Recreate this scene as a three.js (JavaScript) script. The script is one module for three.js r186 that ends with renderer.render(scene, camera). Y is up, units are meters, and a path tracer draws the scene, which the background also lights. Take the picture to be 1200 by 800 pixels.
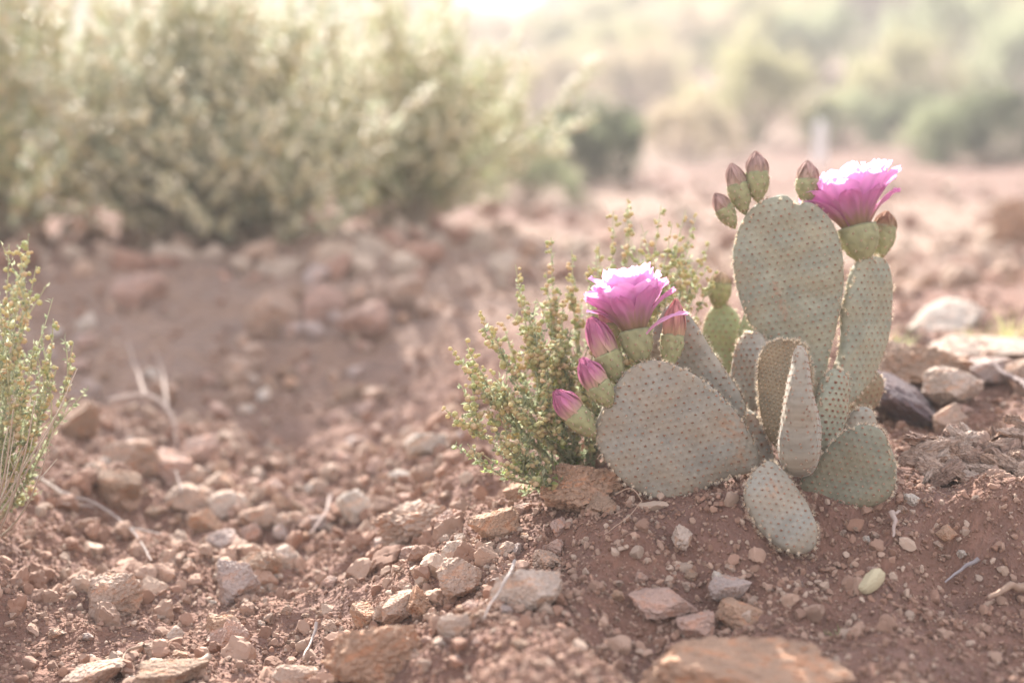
import * as THREE from 'three';
import { mergeVertices, toCreasedNormals, mergeGeometries } from 'three/addons/utils/BufferGeometryUtils.js';
import { createNoise3D, createNoise2D } from 'simplex-noise';

// ------------------------------------------------------------------ camera, sky, sun, exposure
const scene = new THREE.Scene();
const EYE = new THREE.Vector3(0, 0.33, 0), F = 1667, PITCH = Math.atan(280 / F);   // 50 mm lens, crouching over the slope
const camera = new THREE.PerspectiveCamera(2 * Math.atan(400 / F) * 180 / Math.PI, 1024 / 682, 0.02, 600);
camera.position.copy(EYE);
camera.rotation.set(-PITCH, 0, 0);
camera.focus = 1.09;
camera.userData.fStop = 2.7;

const SUN_ELEV = 31.5 * Math.PI / 180, SUN_SIDE = -13 * Math.PI / 180;
const sunDir = new THREE.Vector3(Math.sin(SUN_SIDE) * Math.cos(SUN_ELEV), Math.sin(SUN_ELEV), -Math.cos(SUN_SIDE) * Math.cos(SUN_ELEV));
{
  const w = 512, h = 256, d = new Float32Array(w * h * 4);
  for (let j = 0; j < h; j++) for (let i = 0; i < w; i++) {
    const el = ((j + 0.5) / h - 0.5) * Math.PI, az = ((i + 0.5) / w - 0.5) * 2 * Math.PI;
    const x = Math.cos(el) * Math.cos(az), y = Math.sin(el), z = Math.cos(el) * Math.sin(az);
    const t = Math.pow(Math.max(0, y), 0.55);
    const ang = Math.acos(Math.min(1, Math.max(-1, x * sunDir.x + y * sunDir.y + z * sunDir.z))) * 180 / Math.PI;
    const glow = 1.1 * Math.exp(-ang / 16);
    const k = (j * w + i) * 4;
    d[k] = 0.4 * (1 - t) + 0.25 * t + glow * 0.9;
    d[k + 1] = 0.385 * (1 - t) + 0.265 * t + glow * 0.84;
    d[k + 2] = 0.4 * (1 - t) + 0.335 * t + glow * 0.74;
    d[k + 3] = 1;
  }
  const sky = new THREE.DataTexture(d, w, h, THREE.RGBAFormat, THREE.FloatType);
  sky.mapping = THREE.EquirectangularReflectionMapping;
  sky.magFilter = THREE.LinearFilter; sky.minFilter = THREE.LinearFilter; sky.needsUpdate = true;
  scene.background = sky; scene.environment = sky;
}
const sun = new THREE.DirectionalLight(new THREE.Color().setRGB(1, 0.925, 0.85), 5);
sun.position.copy(sunDir).multiplyScalar(20); sun.castShadow = true; sun.shadow.radius = 1.1;
sun.shadow.mapSize.set(4096, 4096);
Object.assign(sun.shadow.camera, { left: -6, right: 6, top: 6, bottom: -6, near: 1, far: 60 });
scene.add(sun, sun.target);
const renderer = new THREE.WebGLRenderer({ antialias: true });
renderer.toneMapping = THREE.LinearToneMapping;
renderer.toneMappingExposure = 4.6;
renderer.shadowMap.enabled = true;
scene.fog = new THREE.FogExp2(new THREE.Color(1, 0.975, 0.95), 0.016);

// ------------------------------------------------------------------ helpers
function rng(seed) { let a = seed >>> 0; return () => { a = (a + 0x6D2B79F5) | 0; let t = Math.imul(a ^ (a >>> 15), 1 | a); t = (t + Math.imul(t ^ (t >>> 7), 61 | t)) ^ t; return ((t ^ (t >>> 14)) >>> 0) / 4294967296; }; }
const R0 = rng(7);
const n3 = createNoise3D(rng(11)), n2 = createNoise2D(rng(12));
const V = (x, y, z) => new THREE.Vector3(x, y, z);
const lerp = (a, b, t) => a + (b - a) * t;
const clamp = (x, a, b) => Math.min(b, Math.max(a, x));
const sm = (a, b, x) => { const t = clamp((x - a) / (b - a), 0, 1); return t * t * (3 - 2 * t); };
const lin = (r, g, b) => new THREE.Color().setRGB(r, g, b);
const UPV = V(0, 1, 0);
const camF = V(0, -Math.sin(PITCH), -Math.cos(PITCH)), camU = V(0, Math.cos(PITCH), -Math.sin(PITCH)), camR = V(1, 0, 0);
const ray = (px, py) => camF.clone().addScaledVector(camR, (px - 600) / F).addScaledVector(camU, (400 - py) / F);
const at = (px, py, depth) => EYE.clone().addScaledVector(ray(px, py), depth);   // a place on the photograph at a distance along the view
const names = {};
function numbered(name) { const n = names[name] = (names[name] ?? -1) + 1; return n ? `${name}_${String(n).padStart(3, '0')}` : name; }
function tag(o, label, category, group, kind) {
  o.userData.label = label; if (category) o.userData.category = category;
  if (group) o.userData.group = group; if (kind) o.userData.kind = kind;
  return o;
}
function mesh(name, geo, mat, parent) {
  const m = new THREE.Mesh(geo, mat); m.castShadow = m.receiveShadow = true;
  if (parent && parent !== scene) { m.name = name; parent.add(m); } else { m.name = numbered(name); scene.add(m); }
  return m;
}
function group(name, pos, parent) { const g = new THREE.Group(); if (pos) g.position.copy(pos); if (parent) { g.name = name; parent.add(g); } else { g.name = numbered(name); scene.add(g); } return g; }

class MB {   // collects small faces, stems and buds into one mesh
  constructor() { this.p = []; this.n = []; this.c = []; this.u = []; }
  vert(p, n, c, u = 0, v = 0) { this.p.push(p.x, p.y, p.z); this.n.push(n.x, n.y, n.z); this.c.push(c.r, c.g, c.b); this.u.push(u, v); }
  tri(a, b, c, col, nn) {
    const n = nn || b.clone().sub(a).cross(c.clone().sub(a)).normalize();
    this.vert(a, n, col); this.vert(b, n, col); this.vert(c, n, col);
  }
  leaf(p, dir, nor, len, wid, col) {   // folded narrow blade of four faces
    const s = V().crossVectors(dir, nor).normalize(), up = V().crossVectors(s, dir).normalize();
    const m = p.clone().addScaledVector(dir, len * 0.5), t = p.clone().addScaledVector(dir, len).addScaledVector(up, -len * 0.12);
    const a = m.clone().addScaledVector(s, wid * 0.5).addScaledVector(up, wid * 0.18), b = m.clone().addScaledVector(s, -wid * 0.5).addScaledVector(up, wid * 0.18);
    this.tri(p, a, m, col); this.tri(m, a, t, col); this.tri(p, m, b, col); this.tri(m, t, b, col);
  }
  blob(p, r, col, q) {   // small round bud
    const B = MB.ball;
    for (let i = 0; i < B.length; i += 3) for (let k = 0; k < 3; k++) { const v = B[i + k]; this.vert(V(p.x + v.x * r, p.y + v.y * r * (q || 1), p.z + v.z * r), v, col); }
  }
  tube(pts, r0, r1, col, sides = 5, col2) {
    const rings = [];
    for (let i = 0; i < pts.length; i++) {
      const d = pts[Math.min(i + 1, pts.length - 1)].clone().sub(pts[Math.max(i - 1, 0)]).normalize();
      const a = V().crossVectors(d, Math.abs(d.y) > 0.9 ? V(1, 0, 0) : UPV).normalize(), b = V().crossVectors(d, a);
      const r = lerp(r0, r1, i / (pts.length - 1)), ring = [];
      for (let k = 0; k < sides; k++) { const th = k / sides * 2 * Math.PI, n = a.clone().multiplyScalar(Math.cos(th)).addScaledVector(b, Math.sin(th)); ring.push([pts[i].clone().addScaledVector(n, r), n]); }
      rings.push(ring);
    }
    for (let i = 0; i + 1 < rings.length; i++) for (let k = 0; k < sides; k++) {
      const A = rings[i][k], B = rings[i][(k + 1) % sides], C = rings[i + 1][(k + 1) % sides], D = rings[i + 1][k];
      const c = col2 ? col.clone().lerp(col2, i / (rings.length - 1)) : col;
      for (const q of [A, B, C, A, C, D]) this.vert(q[0], q[1], c);
    }
    const L = rings[rings.length - 1], tip = pts[pts.length - 1];
    for (let k = 0; k < sides; k++) this.tri(tip, L[k][0], L[(k + 1) % sides][0], col2 || col);
  }
  geo() {
    const g = new THREE.BufferGeometry();
    g.setAttribute('position', new THREE.Float32BufferAttribute(this.p, 3));
    g.setAttribute('normal', new THREE.Float32BufferAttribute(this.n, 3));
    g.setAttribute('color', new THREE.Float32BufferAttribute(this.c, 3));
    g.setAttribute('uv', new THREE.Float32BufferAttribute(this.u, 2));
    return g;
  }
  build(name, mat, parent) { const m = mesh(name, this.geo(), mat, parent); return m; }
}
{
  const g = new THREE.OctahedronGeometry(1, 1), p = g.attributes.position; MB.ball = [];
  for (let i = 0; i < p.count; i++) MB.ball.push(V(p.getX(i), p.getY(i), p.getZ(i)).normalize());
}
function bez(a, b, c, n) { const o = []; for (let i = 0; i <= n; i++) { const t = i / n, s = 1 - t; o.push(a.clone().multiplyScalar(s * s).addScaledVector(b, 2 * s * t).addScaledVector(c, t * t)); } return o; }
function onPath(pts, t) { const x = clamp(t, 0, 1) * (pts.length - 1), i = Math.min(pts.length - 2, Math.floor(x)); return pts[i].clone().lerp(pts[i + 1], x - i); }

// tileable noise textures -----------------------------------------------------------------
function tileNoise(u, v, f, s) {   // periodic in u and v
  const a = u * 2 * Math.PI, b = v * 2 * Math.PI, r = f / (2 * Math.PI);
  return n3(Math.cos(a) * r + s, Math.sin(a) * r + Math.cos(b) * r * 1.37, Math.sin(b) * r * 1.37 - s);
}
function texture(size, fn, srgb, rep = 1) {
  const d = new Uint8Array(size * size * 4);
  for (let j = 0; j < size; j++) for (let i = 0; i < size; i++) {
    const c = fn(i / size, j / size), k = (j * size + i) * 4;
    for (let q = 0; q < 3; q++) { let x = clamp(c[q], 0, 1); if (srgb) x = x <= 0.0031308 ? x * 12.92 : 1.055 * Math.pow(x, 1 / 2.4) - 0.055; d[k + q] = Math.round(x * 255); }
    d[k + 3] = 255;
  }
  const t = new THREE.DataTexture(d, size, size, THREE.RGBAFormat);
  t.wrapS = t.wrapT = THREE.RepeatWrapping; t.magFilter = THREE.LinearFilter; t.minFilter = THREE.LinearMipmapLinearFilter; t.generateMipmaps = true;
  if (srgb) t.colorSpace = THREE.SRGBColorSpace;
  t.repeat.set(rep, rep); t.needsUpdate = true; return t;
}
const rt = rng(31);
const speck = new Float32Array(512 * 512); for (let i = 0; i < speck.length; i++) speck[i] = rt();
const sp = (u, v) => speck[(Math.floor(v * 512) % 512) * 512 + (Math.floor(u * 512) % 512)];
const grit = (u, v) => 0.5 + 0.22 * tileNoise(u, v, 9, 1) + 0.18 * tileNoise(u, v, 26, 5) + 0.2 * (sp(u, v) - 0.5) + 0.16 * tileNoise(u, v, 60, 9);
const soilMap = texture(512, (u, v) => { const g = grit(u, v), h = tileNoise(u, v, 5, 21), k = 0.62 + 0.62 * g; return [k * (0.92 + 0.06 * h), k * (0.9 + 0.02 * h), k * (0.88 - 0.04 * h)]; }, true, 3.2);
const soilBump = texture(512, (u, v) => { const g = grit(u, v); return [g, g, g]; }, false, 3.2);
const rockMap = texture(512, (u, v) => {
  const a = tileNoise(u, v, 4, 3), b = tileNoise(u, v, 13, 8), c = tileNoise(u, v, 40, 2), s = sp(u, v);
  const k = 0.78 + 0.16 * a + 0.12 * b + 0.09 * c + 0.1 * (s - 0.5), red = sm(0.1, 0.7, b + 0.5 * a);
  return [k, k * (1 - 0.16 * red), k * (1 - 0.26 * red)];
}, true, 7);
const rockBump = texture(512, (u, v) => { const k = 0.5 + 0.25 * tileNoise(u, v, 7, 6) + 0.2 * tileNoise(u, v, 22, 4) + 0.12 * tileNoise(u, v, 60, 5); return [k, k, k]; }, false, 7);
const skinMap = texture(512, (u, v) => { const k = 0.9 + 0.09 * tileNoise(u, v, 5, 14) + 0.06 * tileNoise(u, v, 18, 15) + 0.05 * (sp(u, v) - 0.5); const y = 0.05 * tileNoise(u, v, 3, 44); return [k + y, k, k - y]; }, true, 12);
const skinBump = texture(512, (u, v) => { const k = 0.5 + 0.25 * tileNoise(u, v, 16, 4) + 0.2 * tileNoise(u, v, 44, 14); return [k, k, k]; }, false, 12);

const latticeBump = texture(128, (u, v) => {   // low mounds of the pad's skin, one under each tuft
  let d = 9; for (const [x, y] of [[0, 0], [1, 0], [0, 1], [1, 1], [0.5, 0.5]]) d = Math.min(d, Math.hypot(u - x, (v - y) * 1.64)); const k = sm(0.55, 0.0, d) * 0.85 - 0.25 * sm(0.14, 0.0, d) + 0.1; return [k, k, k]; }, false, 1);
latticeBump.channel = 1;
const std = (o) => new THREE.MeshStandardMaterial({ roughness: 0.95, ...o });
const phys = (o) => new THREE.MeshPhysicalMaterial({ roughness: 0.95, ...o });
const mSoil = std({ map: soilMap, bumpMap: soilBump, bumpScale: 0.004, vertexColors: true, roughness: 1 });
const rockTints = {
  tan: lin(0.46, 0.33, 0.25), pale: lin(0.53, 0.42, 0.34), pink: lin(0.46, 0.31, 0.245), grey: lin(0.44, 0.345, 0.3), brown: lin(0.33, 0.22, 0.15), orange: lin(0.44, 0.28, 0.185),
  dark: lin(0.13, 0.095, 0.1), white: lin(0.6, 0.52, 0.44),
};
const mRock = {}; for (const k in rockTints) mRock[k] = std({ color: rockTints[k], map: rockMap, bumpMap: rockBump, bumpScale: 0.0035, roughness: 0.92 });
const mLeaf = phys({ vertexColors: true, side: THREE.DoubleSide, transmission: 0.6, roughness: 1, thickness: 0, specularIntensity: 0.3 });
const mBudSmall = phys({ vertexColors: true, roughness: 1, transmission: 0.4, thickness: 0, specularIntensity: 0.3 });
const mBudGlossy = phys({ vertexColors: true, roughness: 0.42, specularIntensity: 0.9 });   // papery bracts of the big shrubs
const mStem = std({ vertexColors: true, roughness: 0.9 });

// ------------------------------------------------------------------ terrain
function height(x, z) {
  const D = -z, near = sm(6, 2.5, D);
  let h = 0;
  const bend = 0.05 * n2(D * 1.3, 4.2);
  h -= 0.08 * sm(0.03, -0.2, x + bend) * sm(2.35, 1.75, D);                 // wash on the left of the cactus
  h += 0.055 * sm(-0.34, -0.52, x) * sm(2.2, 1.4, D);                         // its left bank
  h += 0.062 * sm(1.75, 2.5, D) * sm(0.35, -0.15, x) * sm(5, 3, D);          // bank under the big shrub
  h += 0.02 * sm(0.2, 0.42, x) * sm(1.12, 1.4, D) * sm(3, 2, D);            // rocky rise on the right
  h += 0.006 * Math.exp(-((x - 0.23) ** 2 + (D - 1.12) ** 2) / 0.008);        // soil heaped round the cactus
  h += (0.068 * sm(lerp(0.925, 0.985, sm(0.26, 0.34, x)), 1.06, D + 0.012 * n2(x * 9, 2)) - 0.034) * sm(0.0, 0.1, x) * sm(2.6, 1.8, D);   // bench that carries the cactus
  h += near * (0.011 * n2(x * 5, z * 5 + 3) + 0.006 * n2(x * 13 + 9, z * 13) + 0.0032 * n2(x * 34, z * 34 + 7) + 0.0016 * n2(x * 80, z * 80));
  h += 0.05 * sm(2.2, 7, D) * n2(x * 0.9 + 5, z * 0.9);
  const a = x / Math.max(D, 1);
  h += sm(9, 52, D) * (3.45 + 5.2 * sm(-0.02, 0.42, a) * 0.8 + 1.0 * sm(0.02, 0.09, a)) * (1 - 0.5 * sm(62, 110, D));
  h += sm(49, 55, D) * 3.6 * sm(-0.03, -0.065, a);
  h += sm(9, 40, D) * (0.5 * n2(x * 0.11, z * 0.11) + 0.16 * n2(x * 0.4, z * 0.4));
  return h;
}
const nrm = (x, z, e = 0.01) => V(height(x - e, z) - height(x + e, z), 2 * e, height(x, z - e) - height(x, z + e)).normalize();
const ground = (x, z, dy = 0) => V(x, height(x, z) + dy, z);
function hit(px, py) {   // the ground seen at a place of the photograph
  const d = ray(px, py); let lo = 0.3, t = 0.3;
  for (; t < 80; t *= 1.012) { const p = EYE.clone().addScaledVector(d, t); if (p.y < height(p.x, p.z)) break; lo = t; }
  let hi = t; for (let i = 0; i < 24; i++) { const m = (lo + hi) / 2, p = EYE.clone().addScaledVector(d, m); if (p.y < height(p.x, p.z)) hi = m; else lo = m; }
  const p = EYE.clone().addScaledVector(d, hi); p.depth = hi; return p;
}
{
  const N = 780, M = 780, ax = 0.45, ku = Math.asinh(90 / ax), ad = 0.5, v0 = Math.asinh((-15 - 1.1) / ad), v1 = Math.asinh(119 / ad);
  const pos = new Float32Array(N * M * 3), uv = new Float32Array(N * M * 2), col = new Float32Array(N * M * 3), idx = new Uint32Array((N - 1) * (M - 1) * 6);
  for (let j = 0; j < M; j++) for (let i = 0; i < N; i++) {
    const x = ax * Math.sinh((i / (N - 1) * 2 - 1) * ku), D = 1.1 + ad * Math.sinh(lerp(v0, v1, j / (M - 1))), z = -D, k = j * N + i;
    pos.set([x, height(x, z), z], k * 3); uv.set([x, -z], k * 2);
    const p = 0.5 + 0.28 * n2(x * 2.2, z * 2.2) + 0.16 * n2(x * 9 + 3, z * 9) + 0.1 * n2(x * 40 + 3, z * 40);
    const w = sm(-0.1, 0.7, n2(x * 0.35 + 7, z * 0.35)), r = lerp(lerp(0.17, 0.235, p), 0.33, 0.7 * w), g = lerp(lerp(0.086, 0.135, p), 0.24, 0.7 * w), b = lerp(lerp(0.06, 0.1, p), 0.18, 0.7 * w);   // w: patches of paler sand
    col.set([r, g, b], k * 3);
  }
  let q = 0; for (let j = 0; j + 1 < M; j++) for (let i = 0; i + 1 < N; i++) { const a = j * N + i, b = a + 1, c = a + N, d = c + 1; idx.set([a, b, d, a, d, c], q); q += 6; }
  const g = new THREE.BufferGeometry(); g.setAttribute('position', new THREE.BufferAttribute(pos, 3)); g.setAttribute('uv', new THREE.BufferAttribute(uv, 2)); g.setAttribute('color', new THREE.BufferAttribute(col, 3)); g.setIndex(new THREE.BufferAttribute(idx, 1));
  g.computeVertexNormals();
  const o = mesh('ground', g, mSoil); o.userData.kind = 'structure'; o.userData.label = 'red brown stony desert soil rising to hills';
}

// ------------------------------------------------------------------ rocks
function boxUV(g) {
  const p = g.attributes.position, n = g.attributes.normal, uv = new Float32Array(p.count * 2);
  for (let i = 0; i < p.count; i += 3) {
    const nx = Math.abs(n.getX(i) + n.getX(i + 1) + n.getX(i + 2)), ny = Math.abs(n.getY(i) + n.getY(i + 1) + n.getY(i + 2)), nz = Math.abs(n.getZ(i) + n.getZ(i + 1) + n.getZ(i + 2));
    for (let k = i; k < i + 3; k++) {
      const x = p.getX(k), y = p.getY(k), z = p.getZ(k);
      uv.set(ny >= nx && ny >= nz ? [x, z] : nx >= nz ? [z, y] : [x, y], k * 2);
    }
  }
  g.setAttribute('uv', new THREE.BufferAttribute(uv, 2)); return g;
}
function rockGeo(seed, size, detail, rough = 0.1, cuts = 13, lump = 0) {
  const r = rng(seed * 977 + 5), planes = [];
  for (let i = 0; i < cuts; i++) { const y = r() * 2 - 1, t = r() * 6.283, q = Math.sqrt(1 - y * y); planes.push([V(q * Math.cos(t), y, q * Math.sin(t)), 0.5 + 0.34 * r()]); }
  let g = new THREE.IcosahedronGeometry(1, detail); g.deleteAttribute('normal'); g.deleteAttribute('uv'); g = mergeVertices(g, 1e-4);
  const p = g.attributes.position, v = V();
  for (let i = 0; i < p.count; i++) {
    v.fromBufferAttribute(p, i).normalize();
    let m = 1.08;
    for (const [n, d] of planes) { const c = v.dot(n); if (c > 0.05) m = Math.min(m, d / c); }
    m *= 1 + rough * 0.6 * n3(v.x * 2.2 + seed, v.y * 2.2, v.z * 2.2) + rough * 0.55 * n3(v.x * 5 + seed, v.y * 5, v.z * 5) + rough * 0.3 * n3(v.x * 12, v.y * 12 + seed, v.z * 12) + lump * Math.abs(n3(v.x * 3 + seed, v.y * 3 + 4, v.z * 3));
    p.setXYZ(i, v.x * m * size.x / 1.5, v.y * m * size.y / 1.5, v.z * m * size.z / 1.5);
  }
  g = toCreasedNormals(g, 0.5); return boxUV(g);
}
// [x, base y, width, height (photograph pixels), depth over width, turn, tint, seed, label, lump, lean]
const heroes = [
  [125, 724, 54, 46, 0.9, 0.3, 'tan', 3, 'pale tan angular stone standing alone on bare dirt below the dry twig'],
  [266, 680, 26, 22, 1, 1.2, 'tan', 4, 'small tan stone leaning on top of the flat grey stone'],
  [277, 712, 50, 50, 0.8, 0.2, 'grey', 5, 'two toned grey stone with an undercut lower half'],
  [272, 768, 28, 36, 0.8, 0.9, 'pink', 6, 'upright pinkish stone beside a cluster of tan pebbles'],
  [259, 744, 32, 20, 0.8, 0.4, 'orange', 7, 'orange tan pebble touching the upright pinkish stone'],
  [135, 592, 40, 40, 1, 0.5, 'brown', 8, 'rough dark brown rounded stone at edge of rubble'],
  [155, 556, 64, 38, 0.8, 0.1, 'tan', 9, 'broad flat topped tan stone at back of the rubble'],
  [198, 568, 44, 36, 1, 0.8, 'pink', 10, 'blunt pinkish stone touching the broad flat topped stone'],
  [226, 607, 44, 30, 1, 1.4, 'tan', 11, 'wedge shaped tan stone in the middle of the rubble'],
  [241, 628, 36, 26, 0.9, 0.6, 'orange', 12, 'flat orange tan stone in the rubble, split across its top'],
  [266, 606, 38, 22, 0.9, 2.2, 'pale', 13, 'pale lens shaped stone lying in the rubble'],
  [303, 682, 38, 32, 1, 2.8, 'brown', 14, 'blocky brown stone with a flat slanting face'],
  [338, 668, 24, 24, 1, 0.2, 'pale', 15, 'small pale cube shaped stone beside the blocky brown stone'],
  [262, 646, 32, 24, 1, 1.8, 'grey', 16, 'rounded greyish stone at front edge of the rubble'],
  [306, 622, 34, 24, 1, 2.5, 'tan', 17, 'tan faceted stone at the rubble edge facing the knobbly rock'],
  [422, 614, 40, 30, 0.8, 0.4, 'white', 18, 'whitish rounded stone half sunk in the wash'],
  [489, 636, 82, 40, 0.6, 0.15, 'tan', 19, 'long knobbly tan rock with a crusty top edge', 0.25],
  [530, 632, 26, 28, 0.8, 0.5, 'pink', 20, 'stubby pinkish stone at the end of the knobbly rock'],
  [582, 630, 50, 30, 0.8, 0.5, 'orange', 21, 'thin tilted orange slab below the seeding shrub', 0, 0.5],
  [606, 590, 32, 22, 0.9, 1.5, 'orange', 22, 'flat orange stone tucked under the seeding shrub'],
  [680, 606, 80, 58, 0.8, 0.1, 'orange', 41, 'largest tan brown rock, in front of shrub beside the cactus', 0.15],
  [706, 604, 30, 22, 1, 0.7, 'brown', 24, 'small brown stone at foot of the largest tan rock'],
  [538, 700, 52, 36, 0.9, 0.3, 'tan', 25, 'low tan stone with bright flat top and dark front'],
  [622, 720, 64, 46, 0.8, 0.2, 'pale', 26, 'bulky pale stone with flat top crossed by a twig'],
  [436, 806, 100, 66, 0.7, 0.1, 'orange', 27, 'large brown boulder half buried in the bank edge', 0.12],
  [427, 736, 30, 28, 1, 0.5, 'orange', 28, 'round orange lump on top of half buried boulder'],
  [451, 732, 22, 20, 1, 1.5, 'tan', 29, 'small round lump between two lumps on half buried boulder'],
  [470, 727, 38, 28, 1, 2.5, 'tan', 30, 'wide smooth lump on top of half buried boulder'],
  [489, 722, 26, 26, 1, 3.5, 'orange', 31, 'knobbly lump at the end of the row on boulder', 0.2],
  [530, 752, 30, 32, 0.4, 0.1, 'pale', 32, 'upright flat pale lilac stone beside half buried boulder'],
  [535, 657, 30, 24, 0.9, 1, 'pale', 33, 'small pale faceted stone above the low flat topped stone'],
  [640, 668, 34, 20, 0.9, 1, 'tan', 34, 'tan stone with bright crumbly top between twig and shrub', 0.2],
  [850, 830, 200, 74, 0.6, -0.05, 'orange', 35, 'very large orange tan slab in shade under the cactus'],
  [780, 724, 78, 24, 0.6, -0.1, 'pink', 36, 'long thin pinkish stone above the very large slab'],
  [820, 752, 46, 30, 0.8, 0.6, 'pink', 37, 'chunky pinkish stone on the edge of large slab'],
  [864, 732, 44, 24, 0.8, 0.1, 'orange', 38, 'oblong salmon coloured stone above the very large slab'],
  [858, 702, 44, 22, 0.8, 1.1, 'grey', 39, 'flat greyish stone behind the oblong salmon stone'],
  [800, 640, 26, 22, 0.8, 0.4, 'pale', 40, 'pale chip lying on bare dirt under the largest cactus pad'],
  [1110, 636, 20, 16, 0.9, 0.2, 'orange', 42, 'small square orange stone on bare dirt beside cactus'],
  [325, 398, 56, 52, 0.9, 0.4, 'tan', 43, 'big blunt tan boulder on far bank of the wash'],
  [372, 378, 54, 38, 0.9, 1.4, 'pink', 44, 'broad pinkish boulder next to big blunt tan boulder'],
  [432, 398, 52, 42, 0.9, 2.4, 'pink', 45, 'pinkish blocky boulder on far bank of the wash'],
  [468, 362, 44, 36, 0.9, 2.9, 'tan', 46, 'tan block high on the far bank beside the pinkish blocky boulder'],
  [165, 362, 56, 40, 0.9, 0.8, 'pink', 47, 'dusty pink boulder in shade of the big shrub'],
  [500, 536, 54, 28, 0.8, 0.3, 'white', 48, 'bright whitish flat stone on the sunny strip of wash'],
  [102, 474, 30, 24, 0.9, 0.9, 'grey', 49, 'greyish white stone in shaded wash by the dry branch'],
  [196, 472, 30, 26, 0.9, 1.6, 'tan', 50, 'squarish tan stone in shaded wash behind dry branch'],
  [90, 520, 42, 40, 0.9, 0.3, 'brown', 51, 'dark brown stone beside the seeding shrub on the bank'],
  [1062, 500, 140, 40, 0.8, -0.15, 'dark', 52, 'dark purple brown slab leaning behind the cactus', 0, -0.62],
  [1112, 480, 62, 38, 0.7, 0.2, 'pale', 53, 'pale pointed stone between dark slab and weathered wood'],
  [1108, 514, 42, 32, 0.7, 0.4, 'tan', 54, 'tan egg shaped stone against the weathered wood'],
  [1072, 452, 84, 40, 0.7, 0.1, 'brown', 55, 'cracked brown block behind the dark leaning slab', 0.2],
  [1150, 452, 70, 30, 0.7, 0.1, 'grey', 56, 'grey brown ledge rock behind the pale pointed stone'],
  [1180, 424, 120, 26, 0.7, 0.1, 'pale', 57, 'wide pale flat ledge behind the weathered wood'],
  [1112, 396, 96, 34, 0.5, 0.4, 'white', 58, 'bright white slab tilted on the rocky rise', 0, 0.25],
  [1196, 462, 40, 34, 0.8, 0.4, 'tan', 59, 'rounded tan stone above the dark dead stick'],
  [1200, 300, 60, 56, 0.9, 0.4, 'orange', 60, 'large orange boulder with pale top beyond the rocky rise'],
  [195, 800, 72, 24, 0.7, 0.2, 'brown', 61, 'long flat brown stone sunk in the dirt of the wash'],
  [108, 806, 62, 26, 0.7, 1.2, 'tan', 62, 'low tan stone in shade of the seeding shrub on the bank'],
  [560, 478, 46, 26, 0.8, 0.2, 'pink', 63, 'flat pink stone in the wash behind seeding shrub'],
  [240, 545, 40, 26, 0.8, 0.5, 'pink', 64, 'pink stone with round top behind wedge shaped stone'],
  [350, 800, 40, 20, 0.8, 0.5, 'tan', 65, 'flat tan stone beside the half buried boulder'],
];
const rocks = [];
for (const [px, py, w, hh, dw, turn, tint, seed, label, lump = 0, lean = 0] of heroes) {
  const p = hit(px, py - hh * 0.22), s = p.depth / F, W = w * s * 1.06, H = hh * s * 1.12;
  const g = rockGeo(seed, V(W, H, W * dw), seed === 35 || seed === 41 || seed === 27 ? 26 : 16, 0.09, 14, lump);
  const o = mesh('rock', g, mRock[tint]); o.position.set(p.x, height(p.x, p.z) + H * 0.31, p.z); o.rotation.set(0, turn, lean);
  tag(o, label, 'rock', 'larger rocks on the slope'); rocks.push([p.x, p.z, W * 0.45]);
}
// loose stones: separate copies of a few shapes
const rs = rng(99), tintList = ['tan', 'pink', 'orange', 'pale', 'tan', 'grey', 'brown', 'pink', 'tan', 'white'];
const stoneGeos = []; for (let i = 0; i < 9; i++) stoneGeos.push(rockGeo(200 + i, V(0.02, 0.0145, 0.017), 4, 0.12, 12));
const clusters = [   // [x, y, half width, half height, count, smallest, largest (pixels)]
  [285, 590, 130, 46, 62, 11, 30], [180, 540, 110, 34, 22, 12, 32], [300, 700, 110, 60, 24, 10, 24], [150, 770, 130, 34, 14, 12, 26],
  [480, 610, 90, 60, 30, 10, 26], [600, 660, 90, 60, 26, 9, 24], [560, 755, 90, 44, 18, 11, 26], [440, 540, 100, 30, 18, 12, 28],
  [330, 460, 190, 50, 30, 16, 34], [420, 370, 150, 50, 22, 16, 36], [800, 700, 120, 60, 14, 8, 18], [1030, 640, 140, 60, 12, 8, 18],
  [1120, 440, 80, 60, 26, 12, 34], [700, 310, 160, 34, 16, 14, 34], [1080, 330, 120, 40, 18, 14, 34], [90, 420, 80, 60, 14, 12, 28],
];
for (const [cx, cy, hw, hh, n, a, b] of clusters) for (let i = 0; i < n; i++) {
  const px = cx + (rs() + rs() + rs() - 1.5) / 1.5 * hw * 1.2, py = cy + (rs() + rs() - 1) * hh * 1.1;
  const p = hit(px, py), s = lerp(a, b, Math.pow(rs(), 1.8)) * p.depth / F;
  if (rocks.some(([x, z, r]) => Math.hypot(p.x - x, p.z - z) < r * 0.8 + s * 0.2)) continue;
  const o = mesh('loose_stone', stoneGeos[Math.floor(rs() * 9)], mRock[tintList[Math.floor(rs() * 10)]]);
  o.scale.setScalar(s / 0.0205); o.scale.y *= 0.8 + 0.5 * rs(); o.position.set(p.x, height(p.x, p.z) + s * 0.16, p.z);
  o.rotation.set((rs() - 0.5) * 0.9, rs() * 6.28, (rs() - 0.5) * 0.9);
  tag(o, 'small angular stone lying loose on the red dirt', 'stone', 'small stones strewn over the wash and slope');
  rocks.push([p.x, p.z, s * 0.4]);
}
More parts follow.
